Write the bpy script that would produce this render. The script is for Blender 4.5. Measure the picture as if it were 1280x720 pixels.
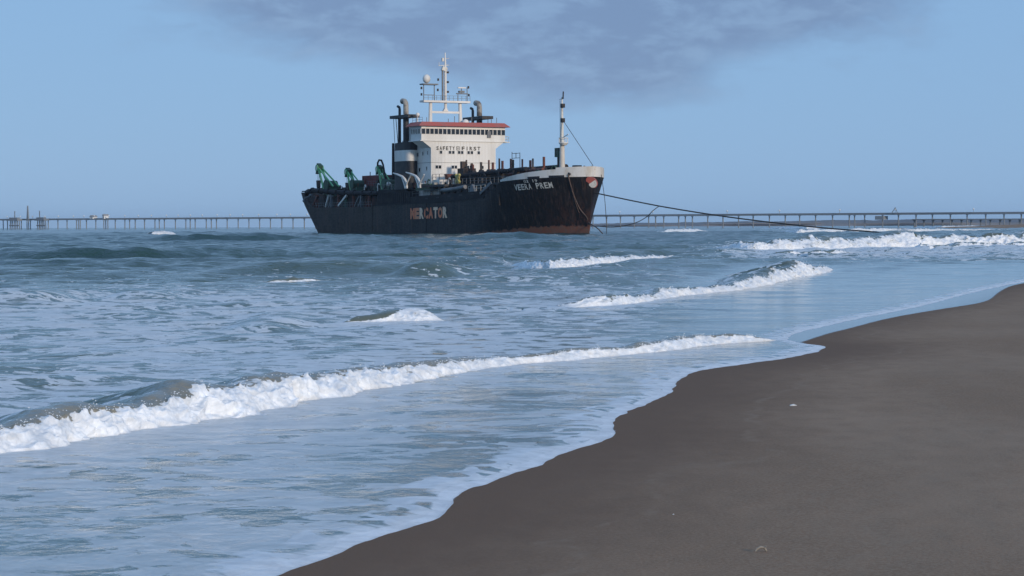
import bpy, math, random
import numpy as np
from mathutils import Vector, Matrix

# ------------------------------------------------------------------ camera, sky, sun, exposure
scene = bpy.context.scene
col = scene.collection
for o in list(bpy.data.objects):
    bpy.data.objects.remove(o, do_unlink=True)
F = 2800.0            # focal length in pixels of the 1280 px wide photograph
EYE = 1.7             # eye height above the water, metres
HY, SLOPE = 282.6, -0.0032
PITCH = math.atan((360 - HY) / F)
ROLL = math.atan(-SLOPE)
cam_data = bpy.data.cameras.new('camera')
cam_data.sensor_width = 36.0
cam_data.lens = 36.0 * F / 1280.0
cam_data.clip_start = 0.1
cam_data.clip_end = 60000
cam = bpy.data.objects.new('camera', cam_data)
col.objects.link(cam)
cam.matrix_world = (Matrix.Translation((0, 0, EYE)) @ Matrix.Rotation(math.pi / 2 - PITCH, 4, 'X')
                    @ Matrix.Rotation(-ROLL, 4, 'Z'))
scene.camera = cam

SUN_EL, SUN_AZ = 13.0, 143.0     # degrees; azimuth clockwise from +Y (the view direction)
SKY_STRENGTH = 0.10
world = bpy.data.worlds.new('World')
scene.world = world
world.use_nodes = True


class NT:
    """tiny helper for writing node trees"""
    def __init__(self, tree):
        self.t = tree
        self.n = tree.nodes
        self.n.clear()

    def new(self, typ, **kw):
        nd = self.n.new(typ)
        for k, v in kw.items():
            setattr(nd, k, v)
        return nd

    def link(self, a, b):
        self.t.links.new(a, b)

    def put(self, sock, v):
        if hasattr(v, 'bl_idname') or isinstance(v, bpy.types.NodeSocket):
            self.link(v, sock)
        else:
            sock.default_value = v

    def math(self, op, a, b=None, c=None, clamp=False):
        nd = self.new('ShaderNodeMath', operation=op, use_clamp=clamp)
        for i, v in enumerate((a, b, c)):
            if v is not None:
                self.put(nd.inputs[i], v)
        return nd.outputs[0]

    def vmath(self, op, a, b=None):
        nd = self.new('ShaderNodeVectorMath', operation=op)
        self.put(nd.inputs[0], a)
        if b is not None:
            self.put(nd.inputs[1], b)
        return nd.outputs[0]

    def ramp(self, v, a, b, lo=0.0, hi=1.0, smooth=True):
        nd = self.new('ShaderNodeMapRange')
        nd.interpolation_type = 'SMOOTHSTEP' if smooth else 'LINEAR'
        self.put(nd.inputs['Value'], v)
        self.put(nd.inputs['From Min'], a)
        self.put(nd.inputs['From Max'], b)
        self.put(nd.inputs['To Min'], lo)
        self.put(nd.inputs['To Max'], hi)
        return nd.outputs[0]

    def mix(self, f, a, b, blend='MIX'):
        nd = self.new('ShaderNodeMix', data_type='RGBA', blend_type=blend)
        self.put(nd.inputs[0], f)
        self.put(nd.inputs[6], a)
        self.put(nd.inputs[7], b)
        return nd.outputs[2]

    def noise(self, vec, scale, detail=4.0, rough=0.55, dist=0.0, out=0):
        nd = self.new('ShaderNodeTexNoise')
        self.link(vec, nd.inputs['Vector'])
        nd.inputs['Scale'].default_value = scale
        nd.inputs['Detail'].default_value = detail
        nd.inputs['Roughness'].default_value = rough
        nd.inputs['Distortion'].default_value = dist
        return nd.outputs[out]

    def attr(self, name):
        nd = self.new('ShaderNodeAttribute')
        nd.attribute_name = name
        return nd.outputs['Fac']


def c4(c):
    return (c[0], c[1], c[2], 1.0)


w = NT(world.node_tree)
sky = w.new('ShaderNodeTexSky', sky_type='NISHITA')
sky.sun_disc = False
sky.sun_elevation = math.radians(SUN_EL)
sky.sun_rotation = math.radians(SUN_AZ)
sky.altitude = 0
sky.air_density = 1.0
sky.dust_density = 0.3
sky.ozone_density = 3.0
tc = w.new('ShaderNodeTexCoord')
sep = w.new('ShaderNodeSeparateXYZ')
w.link(tc.outputs['Generated'], sep.inputs[0])
az = w.math('MULTIPLY', w.math('ARCTAN2', sep.outputs[0], sep.outputs[1]), 57.2958)
el = w.math('MULTIPLY', w.math('ARCSINE', sep.outputs[2]), 57.2958)
comb = w.new('ShaderNodeCombineXYZ')
w.put(comb.inputs[0], az)
w.put(comb.inputs[1], w.math('MULTIPLY', el, 2.6))
n1 = w.noise(comb.outputs[0], 0.16, 7, 0.55, 0.3)
n2 = w.noise(comb.outputs[0], 0.55, 6, 0.6, 0.2)
nn = w.math('ADD', w.math('MULTIPLY', n1, 0.65), w.math('MULTIPLY', n2, 0.35))
# one long grey cloud bank, its underside about four degrees above the horizon
gx = w.math('DIVIDE', w.math('SUBTRACT', az, 0.8), 9.0)
gy = w.math('DIVIDE', w.math('SUBTRACT', el, 5.5), 1.75)
gx2 = w.math('DIVIDE', w.math('SUBTRACT', az, 3.4), 3.2)
gy2 = w.math('DIVIDE', w.math('SUBTRACT', el, 3.5), 0.8)
g2 = w.math('EXPONENT', w.math('MULTIPLY', w.math('ADD', w.math('MULTIPLY', gx2, gx2), w.math('MULTIPLY', gy2, gy2)), -1.0))
g = w.math('EXPONENT', w.math('MULTIPLY', w.math('ADD', w.math('MULTIPLY', gx, gx), w.math('MULTIPLY', gy, gy)), -1.0))
cl = w.ramp(w.math('ADD', w.math('ADD', w.math('MULTIPLY', nn, 0.8), w.math('MULTIPLY', g, 0.47)), w.math('MULTIPLY', g2, 0.17)), 0.49, 0.70)
cl = w.math('MULTIPLY', cl, 0.95)
hsv = w.new('ShaderNodeHueSaturation')
hsv.inputs['Hue'].default_value = 0.5
hsv.inputs['Saturation'].default_value = 1.0
hsv.inputs['Value'].default_value = 1.0
w.link(sky.outputs[0], hsv.inputs['Color'])
# humid coastal air: the same soft blue veil all the way round, palest at the horizon
veil = w.mix(w.ramp(el, 0.0, 60.0, smooth=False), (2.6, 4.55, 7.5, 1), (2.15, 3.9, 6.8, 1))
skyc = w.mix(0.86, hsv.outputs[0], veil)
cloudk = w.mix(w.ramp(n2, 0.42, 0.66), (0.73, 0.655, 0.69, 1), (0.92, 0.83, 0.825, 1))
cloudc = w.mix(1.0, skyc, cloudk, 'MULTIPLY')
final = w.mix(cl, skyc, cloudc)
bg = w.new('ShaderNodeBackground')
w.link(final, bg.inputs['Color'])
bg.inputs['Strength'].default_value = SKY_STRENGTH
wo = w.new('ShaderNodeOutputWorld')
w.link(bg.outputs[0], wo.inputs['Surface'])

sun_data = bpy.data.lights.new('sun', 'SUN')
sun_data.energy = 2.3
sun_data.angle = math.radians(6.0)
sun_data.color = (1.0, 0.85, 0.68)
sun = bpy.data.objects.new('sun', sun_data)
col.objects.link(sun)
sd = Vector((math.sin(math.radians(SUN_AZ)) * math.cos(math.radians(SUN_EL)),
             math.cos(math.radians(SUN_AZ)) * math.cos(math.radians(SUN_EL)),
             math.sin(math.radians(SUN_EL))))
sun.rotation_euler = sd.to_track_quat('Z', 'Y').to_euler()
sun.location = (30, -30, 40)

vs = scene.view_settings
vs.view_transform = 'Standard'
vs.look = 'None'
vs.gamma = 1.0
vs.exposure = 0.0
vs.use_curve_mapping = False
scene.cycles.max_bounces = 6
scene.cycles.use_denoising = True

random.seed(7)
RNG = np.random.default_rng(11)


# ------------------------------------------------------------------ helpers
def horizon(px):
    return 284.7 - 0.0032 * px


def ray(px, py):
    u, v = px - 640.0, py - 360.0
    c, s = math.cos(ROLL), math.sin(ROLL)
    uu, vv = u * c - v * s, u * s + v * c
    cp, sp = math.cos(PITCH), math.sin(PITCH)
    return Vector((uu, F * cp - vv * sp, -F * sp - vv * cp))


def ground(px, py, z=0.0):
    """where the sight line of a pixel meets the level z"""
    r = ray(px, py)
    k = (z - EYE) / r.z
    return Vector((r.x * k, r.y * k, z))


def at_depth(px, py, depth):
    r = ray(px, py)
    k = depth / r.y
    return Vector((r.x * k, depth, EYE + r.z * k))


_P = {}


def _perm(seed):
    if seed not in _P:
        r = np.random.default_rng(seed)
        p = r.permutation(256)
        g2 = r.uniform(0, 2 * np.pi, 256)
        g3 = r.normal(size=(256, 3))
        g3 /= np.linalg.norm(g3, axis=1)[:, None]
        _P[seed] = (np.concatenate([p, p, p]), np.cos(g2), np.sin(g2), g3)
    return _P[seed]


def perlin2(x, y, seed=0):
    p, gx, gy, _ = _perm(seed)
    xi = np.floor(x).astype(np.int64)
    yi = np.floor(y).astype(np.int64)
    xf, yf = x - xi, y - yi
    xi &= 255
    yi &= 255
    u = xf * xf * xf * (xf * (xf * 6 - 15) + 10)
    v = yf * yf * yf * (yf * (yf * 6 - 15) + 10)

    def gr(ix, iy, dx, dy):
        h = p[p[ix] + iy]
        return gx[h] * dx + gy[h] * dy
    a = gr(xi, yi, xf, yf)
    b = gr(xi + 1, yi, xf - 1, yf)
    c = gr(xi, yi + 1, xf, yf - 1)
    d = gr(xi + 1, yi + 1, xf - 1, yf - 1)
    return ((a + u * (b - a)) + v * ((c + u * (d - c)) - (a + u * (b - a)))) * 1.5


def perlin3(x, y, z, seed=0):
    p, _, _, g = _perm(seed)
    xi, yi, zi = [np.floor(q).astype(np.int64) for q in (x, y, z)]
    xf, yf, zf = x - xi, y - yi, z - zi
    xi &= 255
    yi &= 255
    zi &= 255
    u, v, t = [q * q * q * (q * (q * 6 - 15) + 10) for q in (xf, yf, zf)]

    def gr(i, j, k):
        h = p[p[p[xi + i] + yi + j] + zi + k]
        gg = g[h]
        return gg[..., 0] * (xf - i) + gg[..., 1] * (yf - j) + gg[..., 2] * (zf - k)
    x00 = gr(0, 0, 0) * (1 - u) + gr(1, 0, 0) * u
    x10 = gr(0, 1, 0) * (1 - u) + gr(1, 1, 0) * u
    x01 = gr(0, 0, 1) * (1 - u) + gr(1, 0, 1) * u
    x11 = gr(0, 1, 1) * (1 - u) + gr(1, 1, 1) * u
    return ((x00 * (1 - v) + x10 * v) * (1 - t) + (x01 * (1 - v) + x11 * v) * t) * 1.6


def sstep(x, a, b):
    t = np.clip((x - a) / (b - a), 0, 1)
    return t * t * (3 - 2 * t)


def tag(o, label=None, cat=None, group=None, kind=None):
    if label:
        o['label'] = label
    if cat:
        o['category'] = cat
    if group:
        o['group'] = group
    if kind:
        o['kind'] = kind
    return o


def link_mesh(name, me, mat, parent=None):
    o = bpy.data.objects.new(name, me)
    col.objects.link(o)
    if mat is not None and len(me.materials) == 0:
        me.materials.append(mat)
    if parent is not None:
        o.parent = parent
    return o


def np_mesh(name, V, Q, smooth=True, attrs=None):
    me = bpy.data.meshes.new(name)
    V = np.ascontiguousarray(V, dtype=np.float32)
    Q = np.ascontiguousarray(Q, dtype=np.int32)
    me.vertices.add(len(V))
    me.vertices.foreach_set('co', V.ravel())
    me.loops.add(Q.size)
    me.loops.foreach_set('vertex_index', Q.ravel())
    me.polygons.add(len(Q))
    me.polygons.foreach_set('loop_start', np.arange(0, Q.size, 4, dtype=np.int32))
    me.update(calc_edges=True)
    me.validate()
    if smooth:
        me.polygons.foreach_set('use_smooth', np.ones(len(me.polygons), dtype=bool))
    for k, a in (attrs or {}).items():
        at = me.attributes.new(k, 'FLOAT', 'POINT')
        at.data.foreach_set('value', np.ascontiguousarray(a, dtype=np.float32))
    me.update()
    return me


def grid_quads(nr, nc):
    i = np.arange(nr - 1)[:, None] * nc + np.arange(nc - 1)[None, :]
    return np.stack([i, i + 1, i + nc + 1, i + nc], -1).reshape(-1, 4)


class MB:
    """collects boxes, beams, tubes and plates; build() links them as one mesh object"""
    def __init__(self):
        self.v, self.f = [], []

    def add(self, vs_, fs):
        n = len(self.v)
        self.v += [tuple(p) for p in vs_]
        self.f += [tuple(i + n for i in f) for f in fs]
        return self

    def box(self, x0, x1, y0, y1, z0, z1):
        return self.add([(x0, y0, z0), (x1, y0, z0), (x1, y1, z0), (x0, y1, z0),
                         (x0, y0, z1), (x1, y0, z1), (x1, y1, z1), (x0, y1, z1)],
                        [(0, 3, 2, 1), (4, 5, 6, 7), (0, 1, 5, 4), (1, 2, 6, 5), (2, 3, 7, 6), (3, 0, 4, 7)])

    def beam(self, a, b, wd, ht=None, up=(0, 0, 1)):
        ht = wd if ht is None else ht
        a, b = Vector(a), Vector(b)
        d = (b - a).normalized()
        s = d.cross(Vector(up))
        if s.length < 1e-3:
            s = d.cross(Vector((1, 0, 0)))
        s.normalize()
        t = s.cross(d)
        pts = []
        for q in (a, b):
            for (i, j) in ((-1, -1), (1, -1), (1, 1), (-1, 1)):
                pts.append(q + s * (i * wd / 2) + t * (j * ht / 2))
        return self.add(pts, [(0, 1, 2, 3), (7, 6, 5, 4), (0, 4, 5, 1), (1, 5, 6, 2), (2, 6, 7, 3), (3, 7, 4, 0)])

    def tube(self, pts, r, n=8, caps=True):
        pts = [Vector(p) for p in pts]
        rs = r if isinstance(r, (list, tuple)) else [r] * len(pts)
        out, fs = [], []
        up = Vector((0.13, 0.21, 0.97)).normalized()
        for i, p in enumerate(pts):
            d = (pts[min(i + 1, len(pts) - 1)] - pts[max(i - 1, 0)]).normalized()
            s = d.cross(up)
            if s.length < 0.05:
                s = d.cross(Vector((1, 0, 0)))
            s.normalize()
            t = s.cross(d)
            for k in range(n):
                a = 2 * math.pi * k / n
                out.append(p + (s * math.cos(a) + t * math.sin(a)) * rs[i])
        for i in range(len(pts) - 1):
            for k in range(n):
                k2 = (k + 1) % n
                fs.append((i * n + k, i * n + k2, (i + 1) * n + k2, (i + 1) * n + k))
        if caps:
            fs.append(tuple(range(n - 1, -1, -1)))
            fs.append(tuple((len(pts) - 1) * n + k for k in range(n)))
        return self.add(out, fs)

    def prism(self, outline, axis, a, b):
        """outline: 2-D points; axis 0/1/2 = extrude direction"""
        n = len(outline)

        def mk(u, v, w_):
            return [(w_, u, v), (u, w_, v), (u, v, w_)][axis]
        vs_ = [mk(u, v, a) for u, v in outline] + [mk(u, v, b) for u, v in outline]
        fs = [tuple(range(n)), tuple(range(2 * n - 1, n - 1, -1))]
        fs += [(i, i + n, (i + 1) % n + n, (i + 1) % n) for i in range(n)]
        return self.add(vs_, fs)

    def ball(self, c, r, nu=14, nv=9, sq=1.0):
        vs_, fs = [], []
        for j in range(nv + 1):
            ph = math.pi * j / nv
            for i in range(nu):
                a = 2 * math.pi * i / nu
                vs_.append((c[0] + r * math.sin(ph) * math.cos(a), c[1] + r * math.sin(ph) * math.sin(a),
                            c[2] + r * sq * math.cos(ph)))
        for j in range(nv):
            for i in range(nu):
                fs.append((j * nu + i, (j + 1) * nu + i, (j + 1) * nu + (i + 1) % nu, j * nu + (i + 1) % nu))
        return self.add(vs_, fs)

    def ring(self, c, ax, r, t, n=18, m=6, a0=0.0, a1=2 * math.pi):
        ax = Vector(ax).normalized()
        s = ax.cross(Vector((0, 0, 1)))
        if s.length < 0.1:
            s = ax.cross(Vector((1, 0, 0)))
        s.normalize()
        q = s.cross(ax)
        closed = abs(a1 - a0 - 2 * math.pi) < 1e-6
        pts = [Vector(c) + (s * math.cos(a0 + (a1 - a0) * i / n) + q * math.sin(a0 + (a1 - a0) * i / n)) * r
               for i in range(n + 1)]
        return self.tube(pts, t, m, caps=not closed)

    def mesh(self, name, smooth=False):
        me = bpy.data.meshes.new(name)
        me.from_pydata(self.v, [], self.f)
        me.validate()
        import bmesh
        bm = bmesh.new()
        bm.from_mesh(me)
        bmesh.ops.recalc_face_normals(bm, faces=bm.faces)
        bm.to_mesh(me)
        bm.free()
        if smooth:
            for p in me.polygons:
                p.use_smooth = True
            try:
                me.set_sharp_from_angle(angle=math.radians(40))
            except Exception:
                pass
        me.update()
        return me

    def build(self, name, mat, parent=None, smooth=False):
        return link_mesh(name, self.mesh(name, smooth), mat, parent)


def material(name, base, rough=0.6, metal=0.0, var=None, vscale=1.5, stretch=(1, 1, 1), lo=0.45, hi=0.65,
             var2=None, v2scale=4.0, lo2=0.58, hi2=0.7, bump=0.0, bscale=8.0, spec=0.5):
    m = bpy.data.materials.new(name)
    m.use_nodes = True
    t = NT(m.node_tree)
    out = t.new('ShaderNodeOutputMaterial')
    b = t.new('ShaderNodeBsdfPrincipled')
    t.link(b.outputs[0], out.inputs[0])
    b.inputs['Roughness'].default_value = rough
    b.inputs['Metallic'].default_value = metal
    b.inputs['Specular IOR Level'].default_value = spec
    co = t.new('ShaderNodeTexCoord').outputs['Object']
    vec = t.vmath('MULTIPLY', co, stretch)
    c = None
    if var is not None:
        c = t.mix(t.ramp(t.noise(vec, vscale, 6, 0.6), lo, hi), c4(base), c4(var))
    if var2 is not None:
        c = t.mix(t.ramp(t.noise(vec, v2scale, 8, 0.65, 0.4), lo2, hi2), c if c is not None else c4(base), c4(var2))
    if c is None:
        b.inputs['Base Color'].default_value = c4(base)
    else:
        t.link(c, b.inputs['Base Color'])
    if bump:
        bp = t.new('ShaderNodeBump')
        bp.inputs['Strength'].default_value = bump
        bp.inputs['Distance'].default_value = 0.05
        t.link(t.noise(vec, bscale, 5, 0.6), bp.inputs['Height'])
        t.link(bp.outputs[0], b.inputs['Normal'])
    return m


# ------------------------------------------------------------------ shoreline and breaking waves, measured on the water level
SHORE_PX = [(60, 800), (210, 760), (345, 719), (400, 698), (470, 672), (500, 662), (535, 653), (555, 645), (566, 632), (572, 620),
            (588, 611), (607, 605), (635, 594), (665, 585), (700, 567), (740, 555), (758, 547), (772, 539), (770, 532), (765, 527),
            (780, 515), (800, 507), (820, 500), (835, 494), (839, 489), (840, 484), (845, 480), (860, 467), (880, 462), (925, 456), (965, 450),
            (1000, 445), (1020, 440), (1030, 436), (1033, 434), (1030, 432), (1012, 430), (995, 428), (984, 424), (985, 420),
            (1000, 415), (1030, 408), (1055, 402), (1100, 393), (1155, 382), (1190, 372), (1230, 362), (1280, 352), (1330, 345)]
FILM_PX = [(880, 462), (925, 456), (1000, 445), (1033, 434), (1012, 431), (996, 430), (1016, 424), (1038, 417), (1060, 412), (1115, 397),
           (1190, 385), (1225, 380), (1240, 375), (1247, 367), (1262, 358), (1280, 354), (1330, 346)]


def polyline(pxs, tail=()):
    return np.array([ground(*p)[:2] for p in pxs] + [tuple(t) for t in tail])


TAIL = [(30, 105), (62, 200), (130, 390), (230, 620), (400, 850), (800, 1100)]
SHORE = polyline(SHORE_PX, TAIL)
SHORE = np.concatenate([[(-2.2, 4.0)], SHORE])
FILM = polyline(FILM_PX, TAIL)


def smooth_poly(P, n=3):
    for _ in range(n):
        Q = [P[0]]
        for a, b in zip(P[:-1], P[1:]):
            Q += [a * 0.75 + b * 0.25, a * 0.25 + b * 0.75]
        P = np.array(Q + [P[-1]])
    return P


def sdist(X, Y, P):
    """signed distance to an open polyline: positive on its left (the sea side)"""
    best = np.full(X.shape, 1e18)
    sign = np.ones(X.shape)
    prev = None
    for a, b in zip(P[:-1], P[1:]):
        d = b - a
        L2 = d @ d
        if L2 < 1e-12:
            continue
        t = np.clip(((X - a[0]) * d[0] + (Y - a[1]) * d[1]) / L2, 0, 1)
        ex, ey = X - a[0] - t * d[0], Y - a[1] - t * d[1]
        q = ex * ex + ey * ey
        cr = d[0] * (Y - a[1]) - d[1] * (X - a[0])
        upd = q < best * 0.9999999 - 1e-12
        tie = (~upd) & (q <= best * 1.0000001 + 1e-12) & (t <= 0)
        if prev is not None and tie.any():
            # vertex region: the sign follows the turn at the vertex
            turn = prev[0] * d[1] - prev[1] * d[0]
            s_here = np.where(cr > 0, 1.0, -1.0)
            sign = np.where(tie, np.where(turn > 0, np.minimum(sign, s_here), np.maximum(sign, s_here)), sign)
        sign = np.where(upd, np.where(cr > 0, 1.0, -1.0), sign)
        best = np.where(upd, q, best)
        prev = d
    return np.sqrt(best) * sign


SHORE_S = smooth_poly(SHORE, 2)
FILM_S = smooth_poly(FILM, 2)


# breakers: (x, toe y, crest y) in the photograph, the share of the crest height that is white water, name details
BREAKERS = {
    'near': dict(p=[(-260, 612, 592), (-120, 590, 564), (0, 569, 536), (45, 565, 528), (87, 556, 514), (117, 550, 506), (175, 542, 500), (212, 534, 494),
                    (262, 527, 484), (300, 520, 479), (330, 515, 474), (380, 505, 468), (450, 492, 461), (520, 479, 453), (580, 467, 448), (640, 458, 444),
                    (715, 452, 438), (780, 446, 432), (840, 440, 424), (890, 432, 417), (930, 430, 418), (965, 428, 420), (992, 425, 422)],
                 foam=0.76, lump=1.0, res=0.014, nt=110, back=7.0, vary=0.24, spray=3000, drop=0.0036, taper=0.07),
    'middle': dict(p=[(640, 381, 379), (690, 385, 378), (730, 386, 374), (785, 382, 370), (840, 372, 362), (920, 364, 354), (960, 357, 345), (985, 349, 335), (1012, 345, 329), (1030, 341, 331), (1045, 337, 333)],
                   foam=0.82, lump=0.9, res=0.03, nt=70, back=6.0, holes=0.45, vary=0.35, spray=800, drop=0.008, taper=0.09),
    'outer': dict(p=[(632, 331, 328), (660, 335, 326), (690, 336, 326), (755, 331, 321), (800, 327, 320), (850, 322, 319), (870, 321, 320)],
                  foam=0.85, lump=0.9, res=0.05, nt=50, back=6.0, taper=0.12, holes=0.4, vary=0.3),
    'far': dict(p=[(868, 313, 310), (890, 316, 306), (920, 318, 302.5), (960, 318, 301), (1015, 316, 299), (1075, 313, 295.5), (1140, 311, 292.5), (1210, 310, 294.5), (1280, 310, 292.5), (1340, 305, 292), (1430, 304, 291), (1500, 303, 298)],
                foam=0.82, lump=0.9, res=0.07, nt=60, back=5.0, holes=0.5, vary=0.35),
    'inner': dict(p=[(930, 322, 320), (970, 323, 316), (1010, 322, 314), (1060, 321, 313.5), (1085, 320, 317)],
                foam=0.8, lump=0.9, res=0.07, nt=40, back=5.0, holes=0.5, vary=0.35),
    'inner2': dict(p=[(1110, 313, 310), (1150, 314, 306), (1200, 313, 305), (1240, 312, 303), (1290, 311, 303), (1360, 310, 305)],
                foam=0.8, lump=0.9, res=0.07, nt=40, back=5.0, holes=0.5, vary=0.35),
    'crest': dict(p=[(420, 403.5, 402), (452, 403, 396), (475, 402.8, 393), (495, 402.5, 388), (520, 402, 385), (545, 401.5, 387), (562, 401.3, 395)],
                  foam=0.72, fs=(0.0, 0.0, 0.1, 0.25, 0.75, 0.95, 0.95, 0.6), lump=0.8, res=0.02, nt=60, back=9.0, holes=0.5, run=1.5),
    'ripple': dict(p=[(325, 353.3, 352), (345, 353, 349), (372, 352.6, 347), (394, 352, 348), (415, 351.8, 351)],
                   foam=0.75, fs=(0.3, 0.5, 0.3, 0.1, 0.6, 0.5, 0.1), lump=0.8, res=0.03, nt=50, back=9.0, holes=0.7, run=1.6),
    'whitecap': dict(p=[(176, 294.0, 292.5), (190, 294.2, 290.6), (205, 294.0, 289.2), (216, 293.4, 289.6), (222, 293, 292)],
                     foam=0.9, lump=1.0, res=0.2, nt=30, back=5.0),
    'strip': dict(p=[(800, 291, 289), (830, 291, 287), (880, 289.5, 286.2), (905, 289.5, 288.5)],
                  foam=0.9, lump=1.0, res=0.2, nt=30, back=5.0),
    'strip2': dict(p=[(905, 291, 289), (945, 291, 287), (1000, 291.5, 287), (1060, 290.5, 285.8), (1110, 290, 285), (1150, 290, 286), (1200, 289, 286.5), (1260, 288.5, 286), (1330, 288, 286)],
                   foam=0.9, lump=1.0, res=0.25, nt=30, back=5.0),
    'strip3': dict(p=[(940, 286, 284.5), (970, 286, 283.4), (1010, 286, 283.8), (1030, 285.5, 284.5)],
                   foam=0.9, lump=1.0, res=0.3, nt=24, back=4.0),
    'strip4': dict(p=[(1120, 285, 283), (1150, 285, 281.6), (1180, 285, 282.6), (1215, 284.4, 282.2), (1250, 284, 283)],
                   foam=0.9, lump=1.0, res=0.3, nt=24, back=4.0),
}
for k, b in BREAKERS.items():
    pts = b['p']
    T = np.array([ground(x, y)[:2] for x, y, _ in pts])
    # arc parameter and dense resampling
    s = np.concatenate([[0], np.cumsum(np.linalg.norm(np.diff(T, axis=0), axis=1))])
    px = np.array([p[0] for p in pts], float)
    below = np.array([p[2] - horizon(p[0]) for p in pts])      # crest below the horizon
    toe_below = np.array([p[1] - horizon(p[0]) for p in pts])
    hgt = np.zeros(len(pts))
    for i in range(len(pts)):
        hh = 0.3
        for _ in range(6):
            depth = T[i, 1] + 1.1 * hh
            hh = max(0.01, EYE - below[i] * depth / F)
        hgt[i] = hh
    b['T'], b['s'], b['h'] = T, s, hgt


# ------------------------------------------------------------------ water material (sea and breakers share it)
def water_material():
    m = bpy.data.materials.new('sea_water')
    m.use_nodes = True
    t = NT(m.node_tree)
    out = t.new('ShaderNodeOutputMaterial')
    pos = t.new('ShaderNodeNewGeometry').outputs['Position']
    f = t.attr('foam')
    d = t.attr('shore')
    face = t.attr('face')
    calm = t.attr('calm')
    # foam pattern: torn sheets and lace
    pv = t.vmath('MULTIPLY', pos, (0.58, 0.72, 1.0))
    warp = t.noise(pv, 0.8, 3, 0.5, 0.0, 1)
    pv2 = t.vmath('ADD', pv, t.vmath('MULTIPLY', t.vmath('SUBTRACT', warp, (0.5, 0.5, 0.5)), (0.9, 0.9, 0.9)))
    nl = t.noise(pv, 0.55, 3, 0.5)
    na = t.noise(pv2, 3.1, 6, 0.60, 0.5)
    vor = t.new('ShaderNodeTexVoronoi', feature='DISTANCE_TO_EDGE')
    t.link(pv2, vor.inputs['Vector'])
    vor.inputs['Scale'].default_value = 3.6
    lace = t.ramp(vor.outputs['Distance'], 0.0, 0.22, 1.0, 0.0)
    nb = t.noise(pv2, 9.0, 4, 0.6, 0.3)
    val = t.math('ADD', t.math('ADD', t.ramp(na, 0.34, 0.66, 0.0, 0.78, smooth=False), t.math('MULTIPLY', lace, 0.16)),
                 t.math('MULTIPLY', nb, 0.14))
    thr = t.math('SUBTRACT', 1.12, t.math('ADD', f, t.math('MULTIPLY', nl, 0.24)))
    mask = t.ramp(val, t.math('SUBTRACT', thr, 0.03), t.math('ADD', thr, 0.07))
    mask = t.math('MULTIPLY', mask, t.ramp(f, 0.0, 0.06))
    mask = t.math('MULTIPLY', mask, t.math('MAXIMUM', t.ramp(f, 0.75, 1.2, 0.80, 1.0), 0.0))
    mask = t.math('MULTIPLY', mask, t.ramp(calm, 0.0, 1.0, 1.0, 0.50))
    # the foam line along the water's edge
    wid = t.math('ADD', 0.02, t.math('MULTIPLY', t.noise(pos, 1.1, 3, 0.6), 0.62))
    core_ = t.ramp(d, t.math('MULTIPLY', wid, 0.30), t.math('MULTIPLY', wid, 0.42), 1.0, 0.0)
    torn = t.ramp(t.math('ADD', t.math('ADD', na, t.math('MULTIPLY', lace, 0.35)), t.math('MULTIPLY', d, -0.55)), 0.36, 0.52)
    torn = t.math('MULTIPLY', torn, t.ramp(d, wid, t.math('MULTIPLY', wid, 1.5), 0.9, 0.0))
    edge = t.math('MAXIMUM', core_, torn)
    mask = t.math('MAXIMUM', mask, edge)
    # water
    wb = t.new('ShaderNodeBsdfPrincipled')
    silt = t.ramp(d, 0.0, 60.0, 1.0, 0.0)
    deep = t.mix(t.ramp(t.noise(pos, 0.03, 4, 0.5), 0.35, 0.65), (0.020, 0.060, 0.058, 1), (0.030, 0.076, 0.070, 1))
    wc = t.mix(silt, deep, (0.095, 0.125, 0.095, 1))
    wc = t.mix(face, wc, (0.27, 0.25, 0.205, 1))
    t.link(wc, wb.inputs['Base Color'])
    # unresolved ripples make the far water rougher
    t.link(t.ramp(d, 10.0, 120.0, 0.07, 0.12), wb.inputs['Roughness'])
    wb.inputs['IOR'].default_value = 1.333
    t.link(t.ramp(calm, 0.0, 1.0, 0.22, 0.60), wb.inputs['Specular IOR Level'])
    r1 = t.noise(t.vmath('MULTIPLY', pos, (1.0, 0.8, 1.0)), 2.2, 6, 0.6, 0.3)
    r2 = t.noise(t.vmath('MULTIPLY', pos, (1.0, 0.8, 1.0)), 0.45, 5, 0.6, 0.2)
    bp = t.new('ShaderNodeBump')
    bp.inputs['Strength'].default_value = 0.9
    t.link(t.math('MULTIPLY', t.ramp(d, 0.0, 60.0, 0.09, 0.26), t.ramp(calm, 0.0, 1.0, 1.0, 0.22)), bp.inputs['Distance'])
    t.link(t.math('ADD', r1, t.math('MULTIPLY', r2, 2.0)), bp.inputs['Height'])
    t.link(bp.outputs[0], wb.inputs['Normal'])
    # foam
    fb = t.new('ShaderNodeBsdfPrincipled')
    fc = t.mix(t.ramp(nb, 0.35, 0.65), (0.68, 0.70, 0.72, 1), (0.84, 0.86, 0.88, 1))
    t.link(fc, fb.inputs['Base Color'])
    fb.inputs['Roughness'].default_value = 0.75
    fb.inputs['Specular IOR Level'].default_value = 0.25
    fb.subsurface_method = 'BURLEY'
    fb.inputs['Subsurface Weight'].default_value = 0.6
    fb.inputs['Subsurface Radius'].default_value = (0.06, 0.065, 0.07)
    fb.inputs['Subsurface Scale'].default_value = 1.0
    fbp = t.new('ShaderNodeBump')
    fbp.inputs['Strength'].default_value = 0.5
    fbp.inputs['Distance'].default_value = 0.02
    t.link(t.noise(pos, 14.0, 5, 0.65), fbp.inputs['Height'])
    t.link(fbp.outputs[0], fb.inputs['Normal'])
    mx = t.new('ShaderNodeMixShader')
    t.link(mask, mx.inputs[0])
    t.link(wb.outputs[0], mx.inputs[1])
    t.link(fb.outputs[0], mx.inputs[2])
    t.link(mx.outputs[0], out.inputs[0])
    return m


WATER = water_material()


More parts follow.
